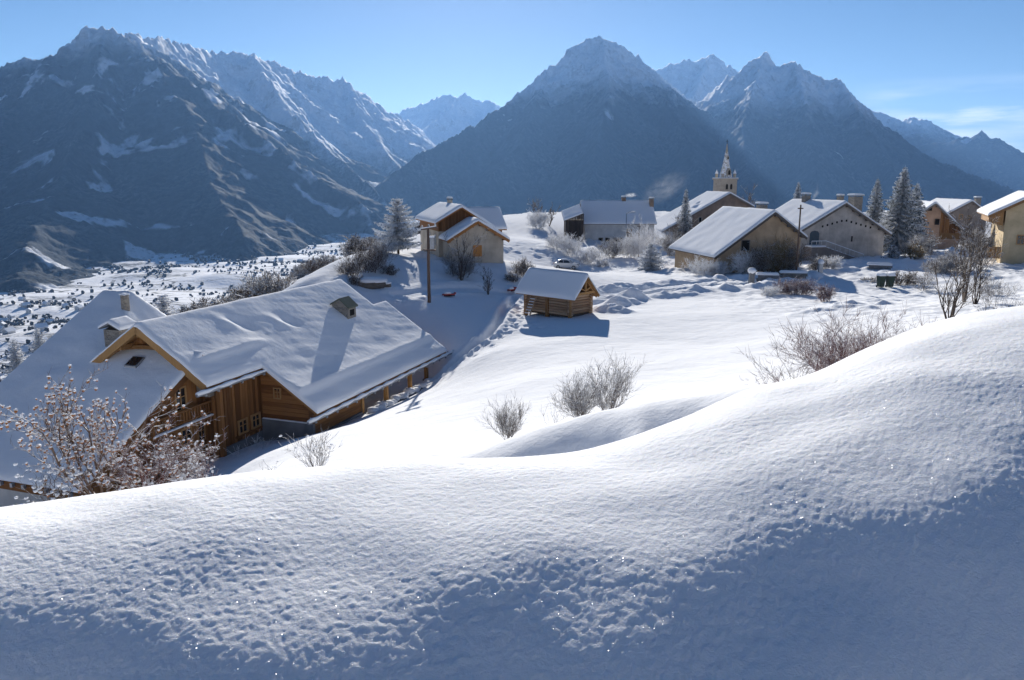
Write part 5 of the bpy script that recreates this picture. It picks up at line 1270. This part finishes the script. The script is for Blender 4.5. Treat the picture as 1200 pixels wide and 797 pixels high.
def spruce(c, label, H, Rm, seed, mat='needles', droop=.35, name='spruce_tree', cat='tree', group=None, dens=1.0, first=.06, irregular=.15, power=.85):
    t = thing(name, label, cat, c, 0, group); rnd = np.random.default_rng(seed)
    MB().tube([(0, 0, -.6), (0, 0, H * .5), (0, 0, H * .97)], [H * .018 + .03, H * .011 + .02, .012], 7).build('trunk', M['bark'], t, smooth=True)
    V = []; Fq = []; nb = int(H / .21 * dens); k = 0; lim = 1 if H > 4 else .8
    for i in range(nb):
        f = first + (1 - first) * (i / nb) ** 1.0; zc = f * H; n = rnd.integers(6, 9)
        for j in range(n):
            a = 2 * math.pi * (j / n) + rnd.uniform(-.35, .35) + i * .7; L = Rm * (1 - f) ** power * rnd.uniform(1 - irregular * 2, 1 + irregular) + .12
            el = .12 - droop * (1 - f) * 1.7 + rnd.uniform(-.12, .12); m = max(3, int(L / .26))
            dh = np.array([math.cos(a), math.sin(a), 0]); side = np.array([-dh[1], dh[0], 0])
            s = (np.arange(m) + .5) / m; zz = zc + L * (el * s - droop * .55 * s * s + .22 * droop * s ** 3 + .12 * s ** 4)
            pos = dh[None] * (L * s)[:, None]; pos[:, 2] = zz + rnd.uniform(-.03, .03, m)
            wd = (.10 + .32 * L * .5 * (1 - .75 * s)) * rnd.uniform(.7, 1.2, m)
            for sg in (-1, 1):
                tip = pos + side[None] * (sg * wd)[:, None] + dh[None] * (wd * .7)[:, None]; tip[:, 2] -= wd * rnd.uniform(.15, .5, m)
                b0 = pos - dh[None] * (L / m * .62); b1 = pos + dh[None] * (L / m * .62); mid = (pos + tip) / 2; mid[:, 2] += wd * .10
                q = np.stack([b0, tip, b1, mid], 1); base = k + np.arange(m)[:, None] * 4
                V.append(q.reshape(-1, 3)); Fq.append(base + np.array([[0, 1, 3]])); Fq.append(base + np.array([[3, 1, 2]])); Fq.append(base + np.array([[0, 3, 2]])); k += m * 4
            # needles hang below the bough like a fringe
            for sg in (-1, 0, 1):
                c0 = pos + side[None] * (sg * wd * .45)[:, None]; dn = c0 + dh[None] * (wd * .25)[:, None]; dn[:, 2] -= wd * rnd.uniform(.55, 1.1, m) + .04
                q = np.stack([c0 - dh[None] * (L / m * .55), c0 + dh[None] * (L / m * .6), dn, c0], 1); V.append(q.reshape(-1, 3)); base = k + np.arange(m)[:, None] * 4; Fq.append(base + np.array([[0, 1, 2]])); k += m * 4
            q = np.stack([pos - side[None] * .06, pos + dh[None] * (L / m * .8) , pos + side[None] * .06, pos], 1); V.append(q.reshape(-1, 3)); base = k + np.arange(m)[:, None] * 4
            Fq.append(base + np.array([[0, 2, 1]])); k += m * 4
    V.append(np.array([[.05, 0, H * .9], [-.03, .05, H * .9], [-.03, -.05, H * .9], [0, 0, H * 1.02]])); Fq.append(np.array([[k, k + 1, k + 3], [k + 1, k + 2, k + 3], [k + 2, k, k + 3]]))
    mesh_np('crown', np.concatenate(V), np.concatenate(Fq), M[mat], False, t)
    return t
def gz(x, y): return float(ground(np.array([float(x)]), np.array([float(y)]))[0])
def tree_at(px, ptop, D, Rm, label, seed, **k):
    x = P(px, 300, D)[0]; c = np.array([x, D, gz(x, D)]); H = P(px, ptop, D)[2] - c[2]; return spruce(c, label, H, Rm, seed, **k)
tree_at(1051, 195, 118, 4.7, 'tallest snowy spruce right of the grey three chimney house', 1, group='spruces by the grey house')
tree_at(1021, 209, 126, 3.0, 'narrow snowy spruce rising behind the grey house roof, left of the tallest spruce', 2, group='spruces by the grey house')
tree_at(1067, 214, 120, 3.4, 'snowy spruce leaning against the right side of the tallest spruce', 3, group='spruces by the grey house')
tree_at(930, 213, 160, 2.6, 'frosted spruce behind the roof between the ochre and the grey house', 4)
tree_at(801, 221, 140, 2.1, 'frosted spruce in front of the church gable', 5)
tree_at(763, 284, 104, 2.2, 'small round frosted fir standing alone beside the lane', 7, mat='needles_frost', droop=.1, power=.7, name='fir_tree')
tree_at(467, 231, 82, 2.9, 'large shaggy frosted pine left of the tan house', 8, mat='needles_frost', droop=.12, irregular=.35, power=.62, dens=.85, name='pine_tree', first=.12)
tree_at(186, 344, 64, 2.2, 'frosted pine peeping over the chalet roof by the thin flue', 9, mat='needles_frost', droop=.1, irregular=.3, power=.6, name='pine_tree')
tree_at(34, 384, 115, 4.2, 'tall frosted conifer below the chalet at the left edge', 10, mat='needles_frost', irregular=.3, power=.7, dens=.8)
tree_at(4, 396, 105, 3.6, 'shorter frosted conifer cut by the left edge', 11, mat='needles_frost', irregular=.3, power=.7, dens=.8)
tree_at(1046, 286, 104, 1.5, 'low bushy young spruce in the shade under the tallest spruce', 12, droop=.2)

# foreground and meadow shrubs
def g_at(px, D, dz=0): x = P(px, 300, D)[0]; return np.array([x, D, gz(x, D) + dz])
c = P(120, 583, 15.0)
bush(c, 'bare magnolia with snow balls on every twig tip, in front of the chalet wing', 'magnolia', name='magnolia_shrub', clumps=520, clump_r=.028, pods=True, seed=21, stems=8, height=2.0, spread=.78, levels=3, kids=5, seg=5, r0=.042, wob=.17, ratio=.48, angle=.75, lean=(-.32, 0), up=.45)
c = P(168, 575, 14.2)
bush(c, 'reddish shrub loaded with snow between the magnolia and the dark bush', 'twig_red', name='shrub', clumps=240, clump_r=.024, pods=True, seed=22, stems=14, height=1.25, spread=.75, levels=3, kids=5, seg=4, r0=.02, wob=.25, ratio=.5, angle=.8, lean=(.15, 0))
c = P(225, 566, 14.6)
bush(c, 'low dark bush with snow on it under the chalet balcony', 'twig_red', clumps=200, clump_r=.026, seed=23, stems=14, height=.8, spread=1.25, levels=3, kids=5, seg=4, r0=.018, wob=.28, ratio=.5, angle=.85)
bush(P(72, 588, 13.6), 'tangle of snowy stems at the foot of the magnolia', 'twig_brown', clumps=60, clump_r=.035, seed=29, stems=9, height=.75, spread=.9, levels=2, kids=4, seg=4, r0=.014)
bush(hit(296, 530) + ZZ * -.1, 'strip of snow loaded grass at the foot of the plank wall', 'twig_white', name='grass_clump', cat='grass', seed=24, stems=46, height=.75, spread=.9, levels=1, kids=3, seg=4, r0=.010, base_r=1.2, wob=.2)
bush(P(372, 545, 13.0), 'sparse dry weed clump poking through the snow below the chalet corner', 'twig_grey', name='weed_clump', cat='weeds', seed=25, stems=20, height=.50, spread=.8, levels=2, kids=4, seg=4, r0=.006, wob=.2, angle=.55, clumps=18, clump_r=.018)
bush(P(318, 552, 12.6), 'tiny dry weed sprig left of the dry weed clump', 'twig_grey', name='weed_clump', cat='weeds', seed=26, stems=7, height=.30, spread=1.2, levels=1, kids=4, seg=3, r0=.005, clumps=8, clump_r=.014)
bush(P(596, 512, 20), 'small frosted shrub left of the big meadow bush', 'twig_grey', seed=27, stems=22, height=.75, spread=.6, levels=2, kids=8, seg=4, r0=.009, wob=.2, angle=.5)
bush(P(680, 487, 19), 'dense left half of the frosted meadow bush behind the drift', 'twig_grey', seed=28, stems=24, height=.8, spread=.8, levels=2, kids=9, seg=4, r0=.012, angle=.65)
bush(P(712, 483, 19.4), 'taller airy right half of the meadow bush, with dry seed heads', 'twig_grey', seed=31, stems=20, height=1.1, spread=.9, levels=2, kids=8, seg=5, r0=.012, wob=.18, angle=.6, clumps=60, clump_r=.022)
bush(P(648, 500, 18.5), 'thin weed sprigs at the left foot of the meadow bush', 'twig_grey', name='weed_clump', cat='weeds', seed=32, stems=5, height=.6, spread=.8, levels=1, kids=5, seg=4, r0=.006, angle=.6)
bush(P(1000, 440, 15.5), 'wide reddish bramble bush behind the crest of the near drift', 'twig_red', seed=33, stems=72, height=1.15, spread=2.0, levels=2, kids=10, seg=5, r0=.010, wob=.2, angle=.6, ratio=.5, base_r=.5, up=.25)
bush(P(930, 452, 15.0), 'arching thin bramble stems left of the wide bramble bush', 'twig_brown', seed=34, stems=9, height=.85, spread=1.4, levels=2, kids=4, seg=5, r0=.008, wob=.15, angle=.5, lean=(-.5, 0), up=0)
bush(P(905, 452, 14.5), 'low bramble sprays at the left foot of the bramble bush', 'twig_red', seed=35, stems=9, height=.45, spread=1.6, levels=2, kids=4, seg=4, r0=.006)
bush(P(1056, 402, 14.8), 'dry seed stalks at the right end of the bramble bush', 'twig_brown', name='weed_clump', cat='weeds', seed=36, stems=9, height=.5, spread=1.0, levels=1, kids=4, seg=4, r0=.006, lean=(-.2, 0))
# trees at the right
bush(P(1112, 376, 36), 'bare multi stemmed young tree on the right, just over the drift', 'twig_dark', cat='tree', name='bare_tree', seed=41, stems=8, height=2.6, spread=.5, levels=3, kids=4, seg=5, r0=.045, wob=.12, ratio=.5, angle=.5)
bush(g_at(1136, 54), 'tall bare tree behind the young tree, near the golden house', 'twig_dark', cat='tree', name='bare_tree', seed=42, stems=4, height=5.0, spread=.28, levels=3, kids=6, seg=6, r0=.09, wob=.13, ratio=.42, angle=.7)
bush(g_at(1150, 52), 'bare twiggy tree right of the tall bare tree', 'twig_dark', cat='tree', name='bare_tree', seed=43, stems=4, height=3.9, spread=.35, levels=3, kids=6, seg=5, r0=.06, wob=.15, ratio=.45, angle=.7)
bush(g_at(1085, 75), 'small grey bush left of the young bare tree', 'twig_grey', seed=44, stems=10, height=1.6, spread=.8, levels=2, kids=7, r0=.02)
bush(g_at(1172, 60), 'snowy thicket in front of the golden house', 'twig_grey', seed=45, stems=14, height=1.5, spread=1.2, levels=2, kids=7, r0=.02, base_r=1)
bush(g_at(1190, 46), 'thin dry stalks above the drift near the right edge', 'twig_brown', name='weed_clump', cat='weeds', seed=46, stems=12, height=.9, spread=.6, levels=1, kids=4, r0=.009, base_r=.8)
bush(g_at(1165, 42), 'sparse bare sapling right of the young tree', 'twig_dark', seed=47, stems=5, height=1.2, spread=.6, levels=2, kids=4, r0=.014, angle=.5)
# hamlet shrubs and trees
PROTO = {}
def proto(key, **k):
    if key not in PROTO: PROTO[key] = dict(k)
    return PROTO[key]
SH = [  # px, base py, height px, width px, material, label
    (539, 324, 30, 34, 'twig_dark', 'low dark shrub under the bare tree in front of the tan house'),
    (455, 322, 14, 22, 'twig_dark', 'small dark shrub on the shaded slope below the pine'),
    (612, 322, 20, 26, 'twig_brown', 'brown shrub between the tan house and the granary roof'),
    (600, 330, 12, 16, 'twig_dark', 'small brown shrub at the left end of the granary roof'),
    (668, 300, 28, 26, 'twig_white', 'hoar white shrub below the dark timber shed'),
    (652, 292, 18, 24, 'twig_white', 'pale frosted shrub left of the hoar white shrub'),
    (690, 308, 20, 40, 'twig_white', 'wide frosted shrub on the slope right of the parked car'),
    (716, 302, 22, 34, 'twig_grey', 'grey frosted shrub under the farmhouse windows'),
    (738, 303, 30, 30, 'twig_white', 'tall white thicket at the foot of the street lamp'),
    (752, 300, 36, 26, 'twig_white', 'pale upright thicket at the right end of the farmhouse'),
    (790, 300, 30, 34, 'twig_grey', 'grey brown thicket below the church nave'),
    (806, 296, 34, 30, 'twig_brown', 'brown bare thicket against the church wall'),
    (825, 322, 24, 40, 'twig_white', 'spreading white frosted shrub under the long roof of the ochre house'),
    (842, 322, 18, 26, 'twig_white', 'small frosted shrub right of the spreading one'),
    (872, 322, 28, 26, 'twig_white', 'frosted shrub before the low dark window of the ochre house'),
    (890, 322, 36, 34, 'twig_brown', 'brown tangled shrub in the middle of the ochre gable'),
    (908, 322, 48, 38, 'twig_gold', 'tall golden brown shrub against the ochre gable'),
    (922, 322, 40, 26, 'twig_brown', 'tangled brown shrub at the right corner of the ochre house'),
    (922, 344, 20, 36, 'twig_red', 'reddish low hedge in front of the dark stone wall'),
    (940, 346, 22, 30, 'twig_red', 'reddish bush at the edge of the white meadow'),
    (967, 352, 22, 20, 'twig_red', 'lone reddish bush casting a shadow on the snow'),
    (900, 346, 14, 30, 'twig_white', 'frosted weeds below the pale wall'),
    (972, 316, 20, 28, 'twig_white', 'snow laden bush under the outside stair'),
    (958, 318, 16, 24, 'twig_dark', 'dark bush left of the stone post'),
    (1078, 300, 26, 34, 'twig_grey', 'frosted shrub right of the spruces'),
    (1070, 304, 18, 26, 'twig_gold', 'straw coloured shrub at the foot of the spruces'),
    (1058, 333, 18, 46, 'twig_brown', 'dry brown growth right of the green bins'),
    (1020, 330, 8, 30, 'twig_grey', 'low weeds left of the green bins'),
    (1095, 320, 20, 44, 'twig_grey', 'wide grey hedge in front of the pink barn'),
    (1120, 318, 26, 40, 'twig_grey', 'grey hedge between the pink barn and the golden house'),
    (1145, 300, 34, 34, 'twig_grey', 'tall frosted thicket in front of the dark grey house'),
    (430, 318, 34, 40, 'twig_brown', 'leafless brown thicket left of the pine'),
    (412, 322, 22, 30, 'twig_brown', 'brown scrub behind the end of the chalet ridge'),
    (418, 334, 14, 18, 'twig_brown', 'small brown scrub beside the dark boulder'),
    (444, 308, 30, 26, 'twig_grey', 'grey scrub at the left foot of the pine'),
    (630, 268, 20, 26, 'twig_white', 'frosted shrub on the far slope right of the tan house'),
    (706, 312, 10, 22, 'twig_white', 'snowy mound of brush on the bend of the lane'),
    (958, 366, 8, 24, 'twig_grey', 'few dry stalks on the white meadow'),
    (808, 340, 6, 20, 'twig_grey', 'sparse weeds on the rim of the meadow'),
]
for i, (px, py, hp, wp, mat, lab) in enumerate(SH):
    c = hit(px, py); D = c[1]; H = hp / F * D; W = wp / F * D
    bush(c, lab, mat, seed=100 + i, stems=int(14 + wp * .35), height=H * .72, spread=max(.3, W / (H * 1.5)) * .8, levels=2, kids=8, seg=4, r0=.010 + H * .007, wob=.24, ratio=.55, angle=.8, base_r=W * .28, thin=1.25)
BT = [  # px, base py, top py, D, material, label, spread
    (540, 322, 264, 75, 'twig_dark', 'slender bare tree before the gable of the tan house', .35),
    (572, 334, 312, 72, 'twig_dark', 'spindly bare sapling on the shaded slope before the tan house', .25),
    (630, 266, 231, 165, 'twig_brown', 'brown bare tree on the skyline left of the timber shed', .5),
    (643, 268, 240, 160, 'twig_brown', 'smaller brown bare tree beside the timber shed', .5),
    (756, 300, 256, 118, 'twig_white', 'white frosted birch in front of the farmhouse wall', .4),
    (795, 292, 252, 140, 'twig_brown', 'bare brown tree in front of the church nave', .45),
    (434, 322, 280, 76, 'twig_brown', 'bare tree on the edge of the terrace left of the pine', .5),
    (871, 262, 212, 190, 'twig_brown', 'brown bare tree just right of the church tower', .35),
    (1128, 312, 262, 95, 'twig_dark', 'bare tree in front of the dark grey house', .5),
    (1148, 308, 268, 90, 'twig_dark', 'bare tree at the left corner of the golden house', .5),
]
for i, (px, py, pt, D, mat, lab, sp) in enumerate(BT):
    c = g_at(px, D); H = P(px, pt, D)[2] - c[2]
    bush(c, lab, mat, cat='tree', name='bare_tree', seed=200 + i, stems=4, height=H * .72, spread=sp, levels=3, kids=5, seg=5, r0=.03 + H * .007, wob=.13, ratio=.48, angle=.6, thin=1.15)

# scrub on the hillside that falls to the valley: copies of three frosted bushes
pr = []
for k, (mat, lab) in enumerate((('twig_grey', 'x'), ('twig_dark', 'x'), ('twig_brown', 'x'))):
    pr.append(bush((0, 0, -500), 'frosted bush on the hillside falling to the valley', mat, seed=300 + k, stems=16, height=2.2, spread=.9, levels=2, kids=9, seg=4, r0=.04, wob=.25, base_r=.7, thin=1.9, group='frosted bushes on the falling hillside'))
rnd = random.Random(5); n = 0; tries = 0
while n < 150 and tries < 6000:
    tries += 1
    y = rnd.uniform(70, 300); x = rnd.uniform(-.5, -.1) * y; e = np.interp(y, EDGE_Y, EDGE_X)
    if x > e - 2 or (x > -30 and y < 62): continue
    if vnoise(np.array([x / 30]), np.array([y / 30]), 3)[0] < -.05 and rnd.random() < .8: continue
    z_ = gz(x, y)
    if z_ < valley_h(np.array([x]), np.array([y]))[0]: continue
    s = pr[n % 3] if n < 3 else copy_tree(pr[rnd.randint(0, 2)])
    s.location = (x, y, z_); s.rotation_euler = (0, 0, rnd.uniform(0, 6.28)); k = rnd.uniform(.5, 1.2); s.scale = (k * 1.2, k * 1.2, k); n += 1

# ------------------------------------------------------------------ the valley: houses, hedges and trees
def vz(x, y):
    return max(float(valley_h(np.array([x]), np.array([y]))[0]), gz(x, y) if math.hypot(x, y) < 880 else -999)
def vhit(px, py):
    d = ray(px, py); D = np.geomspace(250, 5000, 700); x = d[0] / d[1] * D; zz = d[2] / d[1] * D
    g = np.maximum(valley_h(x, D), np.where(np.hypot(x, D) < 880, ground(x, D, False), -999)); k = np.where(zz <= g)[0]
    i = k[0] if len(k) else 699; return np.array([x[i], D[i], g[i]])
def vhouse():
    t = thing('valley_house', 'tiny snow roofed house in the village on the valley floor', 'house', (0, 0, 0), 0, 'houses of the valley village')
    MB().prism([(-5, -3), (5, -3), (5, 5), (0, 8.6), (-5, 5)], -6, 6).build('wall', M['white'], t)
    MB().prism([(-6, 4.6), (0, 8.9), (6, 4.6), (6, 5.4), (0, 9.9), (-6, 5.4)], -6.8, 6.8).build('roof', M['snow'], t)
    b = MB()
    for s in (-1, 1):
        for x in (-2.5, 2): b.box(x - .6, x + .6, s * 6.02 - .03, s * 6.02 + .03, 1.2, 3.0)
    b.build('window', M['dark'], t); return t
vh = vhouse(); first = True; rnd = random.Random(9)
spots = [(rnd.uniform(0, 128), rnd.uniform(352, 425)) for _ in range(26)] + [(rnd.uniform(230, 430), rnd.uniform(262, 310)) for _ in range(8)] + [(rnd.uniform(-120, 0), rnd.uniform(340, 440)) for _ in range(10)]
for px, py in spots:
    c = vhit(px, py)
    if c[1] < 330: continue
    o = vh if first else copy_tree(vh); first = False
    o.location = c; o.rotation_euler = (0, 0, rnd.uniform(0, 3.14)); k = rnd.uniform(.75, 1.15); o.scale = (k, k * rnd.uniform(.9, 1.3), k)
def valley_trees():
    g = np.random.default_rng(4); C = []; Rr = []
    N = 150000; az = g.uniform(R(-42), R(-3), N); D = 330 * (9.5) ** g.uniform(0, 1, N) ; x = D * np.sin(az); y = D * np.cos(az)
    e = np.abs(vnoise(x / 150 + .6 * vnoise(x / 90, y / 90, 2), y / 90, 13)); w = fbm(x / 260, y / 170, 3, 15)
    e2 = np.abs(vnoise(x / 70, y / 210, 29)); far = g.random(N) < np.where(D > 1100, .6, 1.0); pk_ = far & ((e < .028) | ((e2 < .018) & (g.random(N) < .8)) | ((w > .30) & (g.random(N) < .9)))
    x = x[pk_]; y = y[pk_]
    if len(x) > 17000: x = x[:17000]; y = y[:17000]
    zv = valley_h(x, y); zn = np.where(np.hypot(x, y) < 880, ground(x, y, False), -999); z = np.maximum(zv, zn)
    r = g.uniform(.9, 3.0, len(x)) ** 1.0 * (1 + np.hypot(x, y) / 5000); C = np.stack([x, y, z + r * .75], 1)
    V, Fq = blobs_np(C, r, 3, 1, (1.0, 1.0, 1.25), .42)
    mesh_np('valley_trees', V, Fq, M['farwood'], False, kind='stuff')
M['farwood'] = twig_mat('distant_woodland', (0.040, 0.034, 0.030), (0.075, 0.066, 0.058), 0.02, 0.03)
valley_trees()

# ------------------------------------------------------------------ chimney smoke
def smoke(name, label, c, size, dens, seed, lean):
    m = bpy.data.materials.new(name); m.use_nodes = True; t = m.node_tree; t.nodes.clear()
    v = t.nodes.new('ShaderNodeVolumePrincipled'); v.inputs['Color'].default_value = (.93, .94, .96, 1); v.inputs['Anisotropy'].default_value = .3
    tcn = t.nodes.new('ShaderNodeTexCoord'); nz_ = t.nodes.new('ShaderNodeTexNoise'); nz_.inputs['Scale'].default_value = 2.6; nz_.inputs['Detail'].default_value = 5; nz_.inputs['Distortion'].default_value = .9
    mp = t.nodes.new('ShaderNodeMapping'); mp.inputs['Location'].default_value = (seed, seed * .7, 0); t.links.new(tcn.outputs['Object'], mp.inputs[0]); t.links.new(mp.outputs[0], nz_.inputs['Vector'])
    ln = t.nodes.new('ShaderNodeVectorMath'); ln.operation = 'LENGTH'; t.links.new(tcn.outputs['Object'], ln.inputs[0])
    fall = t.nodes.new('ShaderNodeMapRange'); fall.inputs[1].default_value = 1.0; fall.inputs[2].default_value = .15; t.links.new(ln.outputs['Value'], fall.inputs[0])
    r = t.nodes.new('ShaderNodeMapRange'); r.interpolation_type = 'SMOOTHSTEP'; r.inputs[1].default_value = .40; r.inputs[2].default_value = .72; t.links.new(nz_.outputs[0], r.inputs[0])
    mu = t.nodes.new('ShaderNodeMath'); mu.operation = 'MULTIPLY'; t.links.new(fall.outputs[0], mu.inputs[0]); t.links.new(r.outputs[0], mu.inputs[1])
    m2 = t.nodes.new('ShaderNodeMath'); m2.operation = 'MULTIPLY'; t.links.new(mu.outputs[0], m2.inputs[0]); m2.inputs[1].default_value = dens; t.links.new(m2.outputs[0], v.inputs['Density'])
    o_ = t.nodes.new('ShaderNodeOutputMaterial'); t.links.new(v.outputs[0], o_.inputs['Volume'])
    b = MB(); b.blob((0, 0, 0), 1.0, 2, 0); o = b.build(name, m, kind='stuff'); o.location = c; o.scale = size; o.rotation_euler = (0, lean, 0)
    o['label'] = label
smoke('chimney_smoke', 'dense white puff blowing off the left chimney of the farmhouse', SM[0] + np.array([1.3, 0, .1]), (1.5, .6, .5), 1.6, 1.0, R(-4))
smoke('chimney_smoke', 'thin smoke drifting up from the right chimney of the farmhouse', SM[1] + np.array([2.6, 0, 1.6]), (5.4, 1.8, 2.6), .12, 4.3, R(-28))
# ------------------------------------------------------------------ air
def haze():
    b = MB().box(-15000, 15000, -14500, 15500, -310, 1420)
    m = bpy.data.materials.new('air'); m.use_nodes = True; t = m.node_tree; t.nodes.clear()
    v = t.nodes.new('ShaderNodeVolumePrincipled'); v.inputs['Color'].default_value = (0.26, 0.52, 1.0, 1); v.inputs['Density'].default_value = 3.4e-5; v.inputs['Anisotropy'].default_value = 0.35
    o = t.nodes.new('ShaderNodeOutputMaterial'); t.links.new(v.outputs[0], o.inputs['Volume'])
    b.build('haze', m, kind='stuff')
haze()
